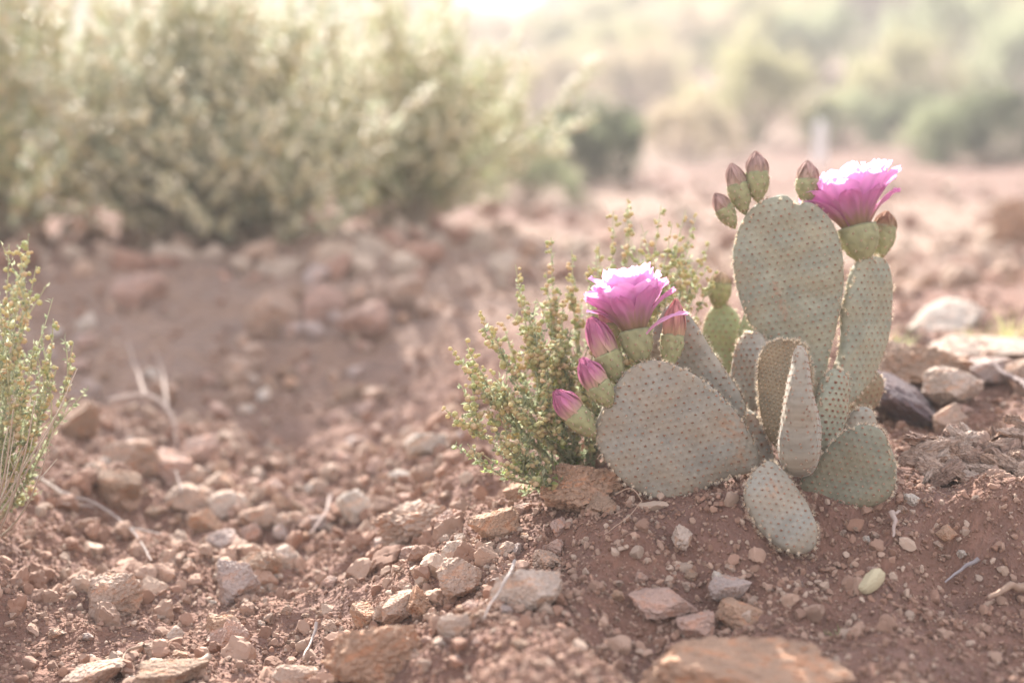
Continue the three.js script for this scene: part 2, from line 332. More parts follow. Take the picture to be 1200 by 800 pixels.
// gravel and grit: too many to count
function scatter(name, label, count, sizeMin, sizeMax, pick, seed, tints, geo) {
  const r = rng(seed), im = new THREE.InstancedMesh(geo, std({ map: rockMap, roughness: 0.95 }), count), m = new THREE.Matrix4(), q = new THREE.Quaternion(), e = new THREE.Euler();
  for (let i = 0; i < count; i++) {
    const [x, z] = pick(r), s = lerp(sizeMin, sizeMax, Math.pow(r(), 2.6));
    q.setFromEuler(e.set(r() * 6, r() * 6, r() * 6));
    m.compose(V(x, height(x, z) + s * 0.18, z), q, V(s, s * (0.6 + 0.4 * r()), s)); im.setMatrixAt(i, m);
    const t = tints[Math.floor(r() * tints.length)], k = 0.8 + 0.4 * r(); im.setColorAt(i, lin(t[0] * k, t[1] * k, t[2] * k));
  }
  im.name = numbered(name); im.castShadow = im.receiveShadow = true; scene.add(im); tag(im, label, 'gravel', null, 'stuff');
}
const gravelTints = [[0.36, 0.23, 0.165], [0.42, 0.29, 0.215], [0.3, 0.175, 0.12], [0.47, 0.36, 0.28], [0.34, 0.21, 0.15], [0.4, 0.27, 0.2]];
const density = (x, z) => 0.5 + 0.5 * n2(x * 4 + 20, z * 4) + 0.35 * sm(0.1, -0.1, x) * sm(-2.2, -1.5, z) + 0.25 * n2(x * 14, z * 14 + 5);
const nearPick = (D0, D1, thr) => (r) => { for (let k = 0; k < 24; k++) { const D = D0 + (D1 - D0) * r(), x = (r() - 0.5) * (D * 0.8 + 0.5); if (density(x, -D) + 0.05 > thr * r() * 1.5 || k === 23) return [x, -D]; } };
const unitRock = (seed, d) => rockGeo(seed, V(1, 1, 1), d, 0.14, 9);
scatter('gravel', 'coarse pinkish gravel strewn over the red dirt', 5600, 0.0042, 0.0135, nearPick(0.55, 2.6, 1), 5, gravelTints, unitRock(301, 2));
scatter('gravel', 'rubble of pinkish stones filling the bed of the wash', 560, 0.007, 0.022, (r) => { for (;;) { const D = 1.0 + 0.75 * r(), x = -0.5 + 0.5 * r(); if (density(x, -D) + 0.6 * n2(x * 9, D * 9) > 0.7 * r() + 0.45) return [x, -D]; } }, 15, gravelTints.slice(1), unitRock(305, 4));
scatter('gravel', 'fine gravel covering the near dirt', 36000, 0.0018, 0.0048, nearPick(0.55, 1.9, 0.9), 6, gravelTints, unitRock(302, 1));
scatter('gravel', 'sparse small chips of stone on the bare dirt under the cactus', 7000, 0.0018, 0.0062, (r) => { const D = 0.7 + 0.4 * r(); return [0.75 * r() - 0.05, -D]; }, 17, gravelTints, unitRock(306, 1));
scatter('grit', 'gritty crumbs of red soil on the near dirt', 150000, 0.0009, 0.0028, (r) => { const D = 0.55 + 1.05 * r(); return [(r() - 0.5) * (D * 0.8 + 0.5), -D]; }, 8, [[0.24, 0.135, 0.09], [0.28, 0.165, 0.115], [0.37, 0.25, 0.18]], unitRock(303, 0));
scatter('gravel', 'scattered stones on the ground beyond the wash', 1700, 0.012, 0.055, (r) => { const D = 2.3 + 7 * r() * r(); return [(r() - 0.5) * (D * 1.0 + 0.6), -D]; }, 9, [[0.42, 0.3, 0.22], [0.5, 0.4, 0.31], [0.36, 0.22, 0.16]], unitRock(304, 2));

// ------------------------------------------------------------------ cactus
const PADS = {};
const cactusBase = ground(0.225, -1.14);
const cactus = group('beavertail_cactus', cactusBase);
tag(cactus, 'flowering prickly pear with flat grey green pads and pink blooms', 'cactus');
const loc = (p) => p.clone().sub(cactusBase);
const mSkin = phys({ map: skinMap, bumpMap: latticeBump, bumpScale: 0.0004, vertexColors: true, roughness: 0.62, sheen: 1, sheenRoughness: 0.5, sheenColor: lin(0.85, 0.8, 0.72), specularIntensity: 0.45 });
const mTuft = phys({ vertexColors: true, side: THREE.DoubleSide, roughness: 1, transmission: 0.4, thickness: 0, specularIntensity: 0.2 });
const padTone = { green: [0.3, 0.295, 0.215], dusk: [0.3, 0.272, 0.22], brown: [0.235, 0.185, 0.115], fresh: [0.33, 0.36, 0.2], pale: [0.32, 0.29, 0.235], dark: [0.235, 0.225, 0.16] };
const rc = rng(404);
function tuft(mb, p, n, size, col, hairs, hairLen, r) {
  const a = V().crossVectors(n, Math.abs(n.y) > 0.8 ? V(1, 0, 0) : UPV).normalize(), b = V().crossVectors(n, a), k = 6, top = p.clone().addScaledVector(n, size * 0.55);
  const ring = []; for (let i = 0; i < k; i++) { const t = i / k * 6.283 + r(); ring.push(p.clone().addScaledVector(a, Math.cos(t) * size).addScaledVector(b, Math.sin(t) * size * 0.75).addScaledVector(n, size * 0.05)); }
  for (let i = 0; i < k; i++) mb.tri(top, ring[i], ring[(i + 1) % k], col);
  const hc = lin(0.85, 0.75, 0.6);
  for (let i = 0; i < hairs; i++) {
    const d = n.clone().addScaledVector(a, (r() - 0.5) * 1.6).addScaledVector(b, (r() - 0.5) * 1.6).normalize(), s = V().crossVectors(d, b).normalize(), L = hairLen * (0.6 + 0.7 * r());
    const q = p.clone().addScaledVector(a, (r() - 0.5) * size).addScaledVector(b, (r() - 0.5) * size);
    mb.tri(q.clone().addScaledVector(s, 0.00017), q.clone().addScaledVector(s, -0.00017), q.clone().addScaledVector(d, L), hc);
  }
}
/* A pad: an outline in its own plane, swollen to a thickness with rounded rim, dotted with tufts.
   pts: outline (u, v) in metres round the origin; X, Y, Z: its axes; half: half thickness (number or function of v). */
function makePad(o, pts, origin, X, Y, Z, opt) {
  const { half = 0.0075, tone = 'green', pitch = 0.0064, n = 3, dot = 0.00105, dotCol = [0.34, 0.17, 0.11], bend = 0, scab, label, rimHairs = 34 } = opt;
  const curve = new THREE.CatmullRomCurve3(pts.map(([u, v]) => V(u, v, 0)), true, 'centripetal'), dense = curve.getPoints(700);
  const NA = 132, NR = 30, rad = new Float32Array(NA + 1);
  // radius by angle
  const table = new Float32Array(720);
  for (const q of dense) { const a = Math.floor(((Math.atan2(q.y, q.x) / 6.28318530718) + 1) % 1 * 720); table[a] = Math.max(table[a], Math.hypot(q.x, q.y)); }
  for (let pass = 0; pass < 2; pass++) for (let i = 0; i < 720; i++) if (!table[i]) { let l = 1, m = 1; while (!table[(i - l + 720) % 720]) l++; while (!table[(i + m) % 720]) m++; table[i] = lerp(table[(i - l + 720) % 720], table[(i + m) % 720], l / (l + m)); }
  const Rat = (a) => { const x = ((a / 6.28318530718 + 1) % 1) * 720, i = Math.floor(x) % 720; return lerp(table[i], table[(i + 1) % 720], x - Math.floor(x)); };
  const H = typeof half === 'function' ? half : () => half, seed = rc() * 50;
  const place = (a, th) => {   // th 0 front middle .. PI back middle
    const s = Math.sin(th), c = Math.cos(th), q = Math.pow(Math.abs(s), 2 / n), R = Rat(a) * q, u = R * Math.cos(a), v = R * Math.sin(a);
    let w = Math.sign(c) * Math.pow(Math.abs(c), 2 / n) * H(v, u);
    const bump = 1 + 0.05 * n3(u * 40, v * 40, seed);
    w = w * bump + bend * (v * v + u * u * 0.5) + 0.0012 * n3(u * 26 + seed, v * 26, 3);
    return V(u, v, w);
  };
  const toW = (l) => origin.clone().addScaledVector(X, l.x).addScaledVector(Y, l.y).addScaledVector(Z, l.z);
  const nAt = (a, th) => { const e = 0.02, du = place(a + e, th).sub(place(a - e, th)), dv = place(a, Math.min(th + e, 3.13)).sub(place(a, Math.max(th - e, 0.01))); const nn = V().crossVectors(dv, du).normalize(); return nn; };
  const rowH = pitch * 0.82, rot = rc() * 0.5 - 0.25;
  const pos = [], uv = [], uv1 = [], col = [], idx = [], T = padTone[tone];
  for (let j = 0; j <= NR * 2; j++) {
    const th = lerp(0.0, Math.PI, j / (NR * 2));
    for (let i = 0; i <= NA; i++) {
      const a = i / NA * 6.28318530718, l = place(a, th), w = toW(l); pos.push(w.x, w.y, w.z); uv.push(l.x + seed, l.y); uv1.push((l.x * Math.cos(rot) + l.y * Math.sin(rot)) / pitch, (l.y * Math.cos(rot) - l.x * Math.sin(rot)) / (2 * rowH));
      const m = 1 + 0.1 * n3(l.x * 30 + seed, l.y * 30, 1); let c = [T[0] * m, T[1] * m, T[2] * m * 0.98];
      if (scab) { const k = scab(l.x, l.y, j / (NR * 2)); const q = clamp(k, 0, 1); c = [lerp(c[0], 0.36, q), lerp(c[1], 0.24, q), lerp(c[2], 0.16, q)]; }
      col.push(...c);
    }
  }
  for (let j = 0; j < NR * 2; j++) for (let i = 0; i < NA; i++) { const a = j * (NA + 1) + i, b = a + 1, c = a + NA + 1, d = c + 1; idx.push(a, c, b, b, c, d); }
  let g = new THREE.BufferGeometry(); g.setAttribute('position', new THREE.Float32BufferAttribute(pos, 3)); g.setAttribute('uv', new THREE.Float32BufferAttribute(uv, 2)); g.setAttribute('uv1', new THREE.Float32BufferAttribute(uv1, 2)); g.setAttribute('color', new THREE.Float32BufferAttribute(col, 3)); g.setIndex(idx);
  g.computeVertexNormals();
  { // close the seam of the normals
    const nn = g.attributes.normal; for (let j = 0; j <= NR * 2; j++) { const A = j * (NA + 1), B = A + NA; const s = V(nn.getX(A) + nn.getX(B), nn.getY(A) + nn.getY(B), nn.getZ(A) + nn.getZ(B)).normalize(); nn.setXYZ(A, s.x, s.y, s.z); nn.setXYZ(B, s.x, s.y, s.z); }
    for (const [j, sg] of [[0, 1], [NR * 2, -1]]) for (let i = 0; i <= NA; i++) nn.setXYZ(j * (NA + 1) + i, Z.x * sg, Z.y * sg, Z.z * sg);
  }
  const pad = mesh('pad', g, mSkin, o); if (label) pad.userData.label = label;
  const mb = new MB(), ext = 0.12;
  const put = (a, th, k = 1, hairs = 5) => {
    const l = place(a, th), ln = nAt(a, th); const w = toW(l), wn = V().addScaledVector(X, ln.x).addScaledVector(Y, ln.y).addScaledVector(Z, ln.z).normalize();
    const t = 0.75 + 0.5 * rc(); tuft(mb, w, wn, dot * k * (0.8 + 0.45 * rc()), lin(dotCol[0] * t, dotCol[1] * t, dotCol[2] * t), hairs, hairs > 6 ? 0.0034 : 0.0017, rc);
  };
  for (let side = 0; side < 2; side++) for (let j = -Math.ceil(ext / rowH); j < ext / rowH; j++) for (let i = -Math.ceil(ext / pitch); i < ext / pitch; i++) {
    const x0 = (i + (j & 1) * 0.5) * pitch + (rc() - 0.5) * pitch * 0.16, y0 = j * rowH + (rc() - 0.5) * rowH * 0.16;
    const u = x0 * Math.cos(rot) - y0 * Math.sin(rot), v = x0 * Math.sin(rot) + y0 * Math.cos(rot), a = Math.atan2(v, u), q = Math.hypot(u, v) / Rat(a);
    if (q > 0.95) continue; const th = Math.asin(Math.pow(q, n / 2)); put(a, side ? Math.PI - th : th);
  }
  let acc = 0, last = place(0, Math.PI / 2); for (let i = 1; i < 720; i++) { const a = i / 720 * 6.28318530718, p = place(a, Math.PI / 2); acc += p.distanceTo(last); last = p; if (acc > pitch * 0.42) { acc = 0; put(a, Math.PI / 2 + (rc() - 0.5) * 1.0, 0.9, rimHairs); } }
  const t = mb.build('areole', mTuft, pad); t.userData.kind = 'stuff'; t.userData.label = 'reddish brown bristle tufts dotting the pad';
  return pad;
}
// pad seen in the photograph: outline in pixels laid on a plane through its middle
function padSeen(outline, cx, cy, depth, yaw, pitch, opt) {
  const C = at(cx, cy, depth), view = ray(cx, cy).normalize().negate();
  const Z = view.clone().applyAxisAngle(UPV, yaw), X = V().crossVectors(UPV, Z).normalize(); Z.applyAxisAngle(X, pitch); const Y = V().crossVectors(Z, X).normalize();
  const pts = outline.map(([px, py]) => { const d = ray(px, py), t = C.clone().sub(EYE).dot(Z) / d.dot(Z), P = EYE.clone().addScaledVector(d, t).sub(C); return [P.dot(X), P.dot(Y)]; });
  return makePad(cactus, pts, loc(C), X, Y, Z, opt);
}
const scar = (x0, y0, r, s) => (x, y) => 0.9 * sm(r, r * 0.3, Math.hypot(x - x0, y - y0)) * sm(-0.1, 0.4, n3(x * 220, y * 220, s));
const line = (x0, y0, x1, y1, r) => (x, y) => { const dx = x1 - x0, dy = y1 - y0, t = clamp(((x - x0) * dx + (y - y0) * dy) / (dx * dx + dy * dy), 0, 1); return 0.9 * sm(r, r * 0.4, Math.hypot(x - x0 - dx * t, y - y0 - dy * t)) * sm(-0.4, 0.2, n3(x * 300, y * 300, 5)); };
// main tall pad with a notch in its crown
padSeen([[905, 231], [922, 229], [934, 240], [944, 236], [958, 241], [974, 258], [985, 285], [989, 318], [987, 350], [980, 385], [972, 420], [966, 452], [950, 474], [930, 472], [914, 450], [902, 420], [886, 392], [870, 360], [861, 325], [859, 295], [866, 266], [882, 243]], 925, 335, 1.165, 0.12, 0.06, { half: 0.0085, tone: 'green', scab: line(-0.013, 0.002, -0.004, -0.024, 0.003), label: 'tall upright pad with a notch in its crown' });
// slim curved pad, turned away
padSeen([[1008, 303], [1022, 300], [1036, 306], [1043, 335], [1042, 370], [1036, 405], [1024, 435], [1006, 458], [988, 474], [975, 470], [974, 445], [984, 420], [988, 395], [988, 365], [993, 335], [999, 314]], 1014, 375, 1.175, 0.75, 0.05, { half: 0.0085, tone: 'green', bend: 0.8, label: 'slim curved pad carrying an open flower' });
// big front pad
padSeen([[757, 423], [780, 424], [805, 434], [830, 450], [855, 474], [876, 502], [889, 530], [887, 548], [868, 556], [845, 562], [820, 576], [795, 584], [768, 583], [742, 572], [718, 551], [702, 526], [697, 503], [706, 478], [718, 456], [735, 434]], 788, 506, 1.09, 0.1, 0.16, { half: 0.0085, tone: 'dusk', scab: (x, y) => Math.max(scar(0.047, 0.006, 0.02, 3)(x, y), scar(0.052, -0.018, 0.012, 8)(x, y)), label: 'broad front pad carrying a row of buds' });
// pad behind it
padSeen([[786, 357], [803, 364], [818, 384], [834, 410], [852, 436], [868, 462], [875, 485], [868, 498], [848, 500], [820, 495], [790, 480], [770, 450], [762, 415], [768, 380]], 812, 430, 1.135, -0.25, 0.1, { half: 0.0075, tone: 'dusk', label: 'leaning pad half hidden behind the front pad' });
// small fresh pad at the back
padSeen([[834, 362], [850, 356], [863, 366], [869, 388], [864, 415], [854, 440], [842, 455], [830, 440], [823, 410], [826, 382]], 846, 402, 1.24, -0.4, 0, { half: 0.006, tone: 'fresh', label: 'small fresh green pad behind the others' });
// green pad left of the tall one
padSeen([[878, 362], [890, 372], [902, 395], [908, 425], [905, 460], [892, 478], [876, 470], [868, 440], [866, 405], [870, 378]], 887, 418, 1.2, -0.5, 0, { half: 0.007, tone: 'fresh' });
// scabby narrow pad
padSeen([[878, 388], [890, 390], [899, 405], [899, 432], [894, 458], [886, 480], [876, 490], [866, 475], [860, 450], [862, 420], [868, 400]], 880, 438, 1.165, -0.7, 0, { half: 0.009, tone: 'pale', pitch: 0.006, dot: 0.0012, scab: (x, y) => sm(-0.005, -0.016, x) * sm(-0.15, 0.3, n3(x * 160, y * 160, 4)), label: 'narrow pad with a corky brown edge' });
// brown velvety pad in the middle
padSeen([[905, 400], [925, 397], [942, 403], [951, 425], [952, 460], [948, 495], [938, 522], [922, 530], [906, 520], [894, 495], [889, 460], [889, 425], [895, 408]], 920, 462, 1.115, -0.1, -0.1, { half: 0.0065, tone: 'brown', pitch: 0.0036, dot: 0.0008, dotCol: [0.33, 0.2, 0.1], label: 'velvety brown pad with dense fine dots' });
// short old stem pad
padSeen([[874, 480], [888, 486], [898, 505], [905, 528], [905, 552], [893, 560], [880, 548], [872, 525], [868, 500]], 888, 522, 1.13, -0.3, 0, { half: 0.009, tone: 'pale', pitch: 0.006, dot: 0.0012, scab: (x, y) => 0.7 * sm(-0.1, 0.4, n3(x * 120, y * 120, 14)) });
// bumpy narrow pad on the right
padSeen([[978, 432], [989, 440], [992, 462], [988, 490], [980, 512], [970, 528], [960, 528], [954, 510], [954, 485], [959, 460], [967, 442]], 973, 482, 1.115, 0.7, 0, { half: 0.0095, tone: 'green', pitch: 0.0055, dot: 0.0014, scab: (x, y) => 0.5 * sm(0.004, 0.014, x) * sm(-0.1, 0.4, n3(x * 160, y * 160, 9)) });
// right bottom pad
padSeen([[995, 503], [1012, 497], [1032, 503], [1044, 524], [1051, 548], [1047, 576], [1032, 590], [1005, 595], [975, 593], [950, 585], [937, 570], [946, 552], [962, 535], [978, 516]], 998, 550, 1.075, -0.12, 0.12, { half: 0.0085, tone: 'dark', pitch: 0.0058, label: 'round low pad resting against the soil' });
// lower front pad, leaning out
padSeen([[888, 548], [900, 541], [915, 550], [934, 573], [950, 600], [958, 625], [953, 643], [935, 649], [912, 640], [892, 622], [878, 600], [872, 578], [878, 560]], 915, 596, 1.045, 0.3, -0.25, { half: 0.0085, tone: 'dusk', pitch: 0.0056, scab: scar(-0.008, 0.013, 0.011, 6), label: 'small lowest pad leaning out over the dirt' });
// dark pads behind the right base
padSeen([[1016, 430], [1030, 438], [1034, 455], [1026, 475], [1010, 492], [996, 500], [988, 490], [996, 468], [1006, 446]], 1010, 466, 1.2, 0.6, 0, { half: 0.007, tone: 'brown', pitch: 0.0055, dot: 0.0012 });
padSeen([[1004, 478], [1018, 478], [1026, 492], [1024, 515], [1008, 528], [992, 518], [990, 498]], 1008, 503, 1.13, 0.3, 0, { half: 0.008, tone: 'pale', pitch: 0.006, dot: 0.0012 });
// pad seen edge on, standing towards the viewer
{
  const C = at(937, 482, 1.06), Z = V(0.97, 0.02, 0.24).normalize(), X = V().crossVectors(UPV, Z).normalize(), Y = V().crossVectors(Z, X).normalize();
  const pts = []; for (let i = 0; i < 16; i++) { const t = i / 16 * 6.283, s = Math.sin(t); const c = Math.cos(t); pts.push([Math.sign(c) * Math.pow(Math.abs(c), 0.8) * (0.027 - 0.003 * s) - 0.006 * s, Math.sign(s) * Math.pow(Math.abs(s), 0.85) * 0.0505]); }
  makePad(cactus, pts, loc(C), X, Y, Z, { half: (v) => lerp(0.0185, 0.0068, sm(-0.05, 0.05, v)), tone: 'pale', pitch: 0.0062, n: 2.8, dot: 0.0011, rimHairs: 6, label: 'thick pale pad seen edge on in front of the brown pad' });
}

// buds and flowers ----------------------------------------------------------------------
const mOvary = phys({ vertexColors: true, roughness: 0.75, sheen: 0.4, sheenColor: lin(0.6, 0.58, 0.45), sheenRoughness: 0.6, specularIntensity: 0.35 });
const mPetal = phys({ vertexColors: true, side: THREE.DoubleSide, roughness: 1, transmission: 0.52, thickness: 0, specularIntensity: 0.25 });
const mTepal = phys({ vertexColors: true, side: THREE.DoubleSide, roughness: 1, transmission: 0.25, thickness: 0, specularIntensity: 0.25 });
function frameOf(dir) { const q = new THREE.Quaternion().setFromUnitVectors(UPV, dir.clone().normalize()); return q; }
function ovary(parent, L, r, tone, name = 'ovary') {   // barrel of the flower, y up from its base
  const prof = []; for (let i = 0; i <= 14; i++) { const t = i / 14; prof.push(new THREE.Vector2(i === 0 ? 0.0005 : r * (0.5 + 0.62 * Math.sin(Math.min(1, t * 1.18) * 1.57) - 0.42 * Math.pow(1 - t, 3) - 0.14 * t * t), L * t)); }
  prof.push(new THREE.Vector2(0.0005, L * 0.96));
  const g = new THREE.LatheGeometry(prof, 28), p = g.attributes.position, c = new Float32Array(p.count * 3), s = rc() * 40;
  for (let i = 0; i < p.count; i++) {
    const x = p.getX(i), y = p.getY(i), z = p.getZ(i), k = 1 + 0.06 * n3(x * 180, y * 180 + s, z * 180); p.setXYZ(i, x * k, y, z * k);
    const m = 1 + 0.26 * n3(x * 130 + s, y * 130, z * 130); c.set([tone[0] * m, tone[1] * m, tone[2] * m], i * 3);
  }
  g.setAttribute('color', new THREE.BufferAttribute(c, 3)); g.computeVertexNormals();
  const o = mesh(name, g, mOvary, parent), mb = new MB();
  for (let j = 1; j < 5; j++) for (let i = 0; i < 9; i++) {
    const a = (i + (j & 1) * 0.5) / 9 * 6.283 + (rc() - 0.5) * 0.2, t = (j - 0.3) / 4.8, q = prof[Math.round(t * 14)], n = V(Math.cos(a), 0.1, Math.sin(a)).normalize();
    tuft(mb, V(Math.cos(a) * q.x * 1.01, q.y, Math.sin(a) * q.x * 1.01), n, 0.0011, lin(0.42, 0.27, 0.16), 12, 0.0026, rc);
  }
  const t = mb.build('areole', mTuft, o); t.userData.kind = 'stuff'; return o;
}
function tepal(L, wid, curl, flare, base, tipc, ruffle, s, nU = 8, nV = 10, notch = 0.1, streak = 1) {
  // blade growing up +y from the origin, hollow side towards -x
  const pos = [], col = [], idx = [], uv = [];
  for (let j = 0; j <= nV; j++) for (let i = 0; i <= nU; i++) {
    const t = j / nV, u = i / nU * 2 - 1, w = wid * 0.5 * (0.34 + 0.66 * Math.pow(Math.sin(Math.min(1, t * 1.05 + 0.08) * Math.PI * 0.62), 1.1)) * (t > 0.72 ? Math.sqrt(Math.max(0, 1 - ((t - 0.72) / 0.3) ** 2)) * 0.985 + 0.015 : 1);
    const y = L * t * (1 - notch * 0.4 * (1 - Math.abs(u)) * sm(0.8, 1, t)) + ruffle * 0.5 * t * n2(u * 2 + s, t * 3);
    const x = flare * L * t * t - curl * L * Math.sin(t * Math.PI) * 0.5 - u * u * w * 0.32 * (1 - 0.35 * t) + ruffle * t * t * n2(u * 2.6 + s, t * 2 + 9);
    pos.push(x, y, u * w); uv.push(u, t);
    const k = sm(0.05, 0.75, t + 0.12 * n2(u * 5 + s, t * 2)), m = 1 + 0.16 * n2(u * 9 + s, t * 0.8) * (streak || 1); col.push(lerp(base[0], tipc[0], k) * m, lerp(base[1], tipc[1], k) * m, lerp(base[2], tipc[2], k) * m);
  }
  for (let j = 0; j < nV; j++) for (let i = 0; i < nU; i++) { const a = j * (nU + 1) + i, b = a + 1, c = a + nU + 1, d = c + 1; idx.push(a, b, d, a, d, c); }
  const g = new THREE.BufferGeometry(); g.setAttribute('position', new THREE.Float32BufferAttribute(pos, 3)); g.setAttribute('color', new THREE.Float32BufferAttribute(col, 3)); g.setAttribute('uv', new THREE.Float32BufferAttribute(uv, 2)); g.setIndex(idx); g.computeVertexNormals(); return g;
}
function bud(bx, by, tx, ty, depth, depthTip, wpx, share, tipBase, tipTip, label, green = [0.27, 0.27, 0.14], open = 0) {
  const A = at(bx, by, depth), B = at(tx, ty, depthTip), L = A.distanceTo(B), r = wpx * depth / F / 2;
  const o = group('bud', loc(A), cactus); o.quaternion.copy(frameOf(B.clone().sub(A))); if (label) o.userData.label = label;
  const LO = L * share; ovary(o, LO, r * 0.92, green);
  for (let i = 0; i < 11; i++) {   // small scale leaves round the rim
    const a = i / 11 * 6.283 + rc() * 0.3, l = LO * (0.26 + 0.2 * rc()), g = tepal(l, r * 0.6, 0.1, -0.12, green, [tipBase[0], tipBase[1] * 0.9, tipBase[2] * 0.9], 0.001, rc() * 30, 4, 5, 0, 2), p = g.attributes.position;
    for (let k = 0; k < p.count; k++) p.setZ(k, p.getZ(k) * (1 - 0.7 * p.getY(k) / l)); g.computeVertexNormals();
    const m = mesh('scale_leaf', g, mTepal, o); m.position.set(Math.cos(a) * r * 0.94, LO * (0.72 + 0.1 * rc()), Math.sin(a) * r * 0.94); m.rotation.y = -a;
  }
  const LT = L - LO * 0.86, N = 9;
  for (let i = 0; i < N; i++) {
    const ring = i < 4 ? 0 : 1, a = (i < 4 ? i / 4 : (i - 4) / 5 + 0.11) * 6.283 + rc() * 0.2, rr = r * (ring ? 0.86 : 0.66);
    const g = tepal(LT * (ring ? 0.82 + 0.2 * rc() : 1), r * 1.75, 0.3, 0, tipBase, tipTip, 0.0008 + open * 0.007, rc() * 30, 8, 10, 0, 2.2);
    // bend each tepal inward so that the tips meet
    const p = g.attributes.position; for (let k = 0; k < p.count; k++) { const t = p.getY(k) / LT, pinch = (1 - open) * Math.pow(t, 1.7) * rr * 0.92; p.setX(k, p.getX(k) * 0.55 + 0.11 * LT * Math.sin(t * 3.14) - pinch); p.setZ(k, p.getZ(k) * (1 - 0.6 * Math.pow(t, 1.6) * (1 - open))); } g.computeVertexNormals();
    const m = mesh('tepal', g, mTepal, o); m.position.set(Math.cos(a) * rr, LO * 0.86, Math.sin(a) * rr); m.rotation.y = -a;
  }
  return o;
}
const brownTip = [[0.38, 0.27, 0.19], [0.42, 0.28, 0.24]], pinkTip = [[0.44, 0.32, 0.21], [0.46, 0.16, 0.27]];
bud(862, 268, 838, 226, 1.165, 1.16, 24, 0.62, ...brownTip, 'closed bud leaning outward, lowest on the tall pad');
bud(874, 252, 857, 191, 1.165, 1.165, 28, 0.6, ...brownTip);
bud(889, 238, 886, 177, 1.165, 1.165, 30, 0.6, ...brownTip, 'tallest closed bud with a pointed brown tip');
bud(945, 240, 947, 188, 1.165, 1.165, 29, 0.58, ...brownTip);
bud(1030, 305, 1040, 247, 1.195, 1.2, 31, 0.68, [0.33, 0.24, 0.13], [0.36, 0.22, 0.14]);
bud(841, 364, 845, 318, 1.24, 1.24, 30, 0.7, [0.36, 0.3, 0.17], [0.45, 0.32, 0.22]);
bud(784, 432, 793, 350, 1.1, 1.105, 30, 0.48, [0.42, 0.27, 0.16], [0.52, 0.23, 0.22]);
bud(727, 452, 692, 372, 1.095, 1.09, 34, 0.5, ...pinkTip, 'opening bud with pink tip beside the flower', undefined, 0.2);
bud(717, 478, 681, 420, 1.085, 1.08, 32, 0.5, ...pinkTip, 'pink tipped bud, the middle one of three', undefined, 0.2);
bud(698, 512, 650, 458, 1.085, 1.08, 33, 0.55, ...pinkTip, 'pink tipped bud leaning far out from the front pad', undefined, 0.18);
bud(722, 420, 706, 338, 1.125, 1.13, 26, 0.5, [0.45, 0.25, 0.2], [0.45, 0.08, 0.24]);

function flower(bx, by, cx, cy, depth, rpx, Lpx, petalPx, spread, label, lean) {
  const A = at(bx, by, depth), B = at(cx, cy, depth + lean), axis = B.clone().sub(A).normalize(), s = depth / F;
  const o = group('flower', loc(A), cactus); o.quaternion.copy(frameOf(axis)); o.userData.label = label;
  ovary(o, Lpx * s, rpx * s, [0.26, 0.26, 0.14]);
  const y0 = Lpx * s * 0.9, PL = petalPx * s;
  const whorls = [[7, 1.02, 0.86, 0.8, [0.4, 0.27, 0.15], [0.7, 0.32, 0.56]], [8, 0.92, 1.0, 1.1, [0.6, 0.3, 0.4], [0.8, 0.43, 0.7]], [8, 0.7, 1.06, 1.15, [0.7, 0.36, 0.55], [0.84, 0.5, 0.76]], [7, 0.45, 1.02, 1.1, [0.74, 0.4, 0.6], [0.86, 0.56, 0.79]], [5, 0.2, 0.92, 1.0, [0.74, 0.4, 0.6], [0.86, 0.58, 0.8]]];
  whorls.forEach(([N, tilt, len, wid, c0, c1], w) => {
    for (let i = 0; i < N; i++) {
      const a = (i + w * 0.5 + (rc() - 0.5) * 0.35) / N * 6.283, L = PL * len * (0.9 + 0.2 * rc());
      const g = tepal(L, PL * 0.52 * wid * (0.85 + 0.3 * rc()), 0.14, 0.02 + 0.1 * rc(), c0, c1, 0.0034, rc() * 60, 8, 11, 0.16 * rc());
      const m = mesh('petal', g, mPetal, o); const q1 = new THREE.Quaternion().setFromAxisAngle(UPV, -a), q2 = new THREE.Quaternion().setFromAxisAngle(V(0, 0, 1), -tilt * spread * (0.9 + 0.2 * rc()));
      m.quaternion.copy(q1).multiply(q2); m.position.set(Math.cos(a) * rpx * s * 0.62 * (1 - w * 0.1), y0 + w * 0.0012, Math.sin(a) * rpx * s * 0.62 * (1 - w * 0.1));
    }
  });
  const st = new MB(), r = rc;
  for (let i = 0; i < 120; i++) {
    const a = r() * 6.283, q = Math.sqrt(r()), d = V(Math.cos(a) * q * 0.5, 1, Math.sin(a) * q * 0.5).normalize(), p = V(Math.cos(a) * q * rpx * s * 0.5, y0, Math.sin(a) * q * rpx * s * 0.5), L = PL * (0.3 + 0.16 * r()), e = p.clone().addScaledVector(d, L);
    st.tube([p, e], 0.00035, 0.0003, lin(0.5, 0.12, 0.22), 4); st.blob(e, 0.0008, lin(0.75, 0.62, 0.3));
  }
  st.build('stamens', mStem, o).userData.kind = 'stuff';
}
flower(752, 428, 741, 372, 1.095, 19, 42, 70, 0.64, 'open pink flower on the broad front pad', 0.004);
flower(1014, 310, 1003, 262, 1.17, 23, 46, 72, 0.7, 'open pink flower on the slim curved pad', 0.003);
// a loose outer petal bending right from the front flower
{
  const A = at(758, 392, 1.08), o = group('flower', loc(A), cactus); o.quaternion.copy(frameOf(at(792, 358, 1.075).sub(A)));
  o.name = 'outer_petal'; mesh('petal', tepal(0.034, 0.012, 0.05, 0.3, [0.6, 0.3, 0.42], [0.82, 0.42, 0.68], 0.003, 3), mPetal, o);
}

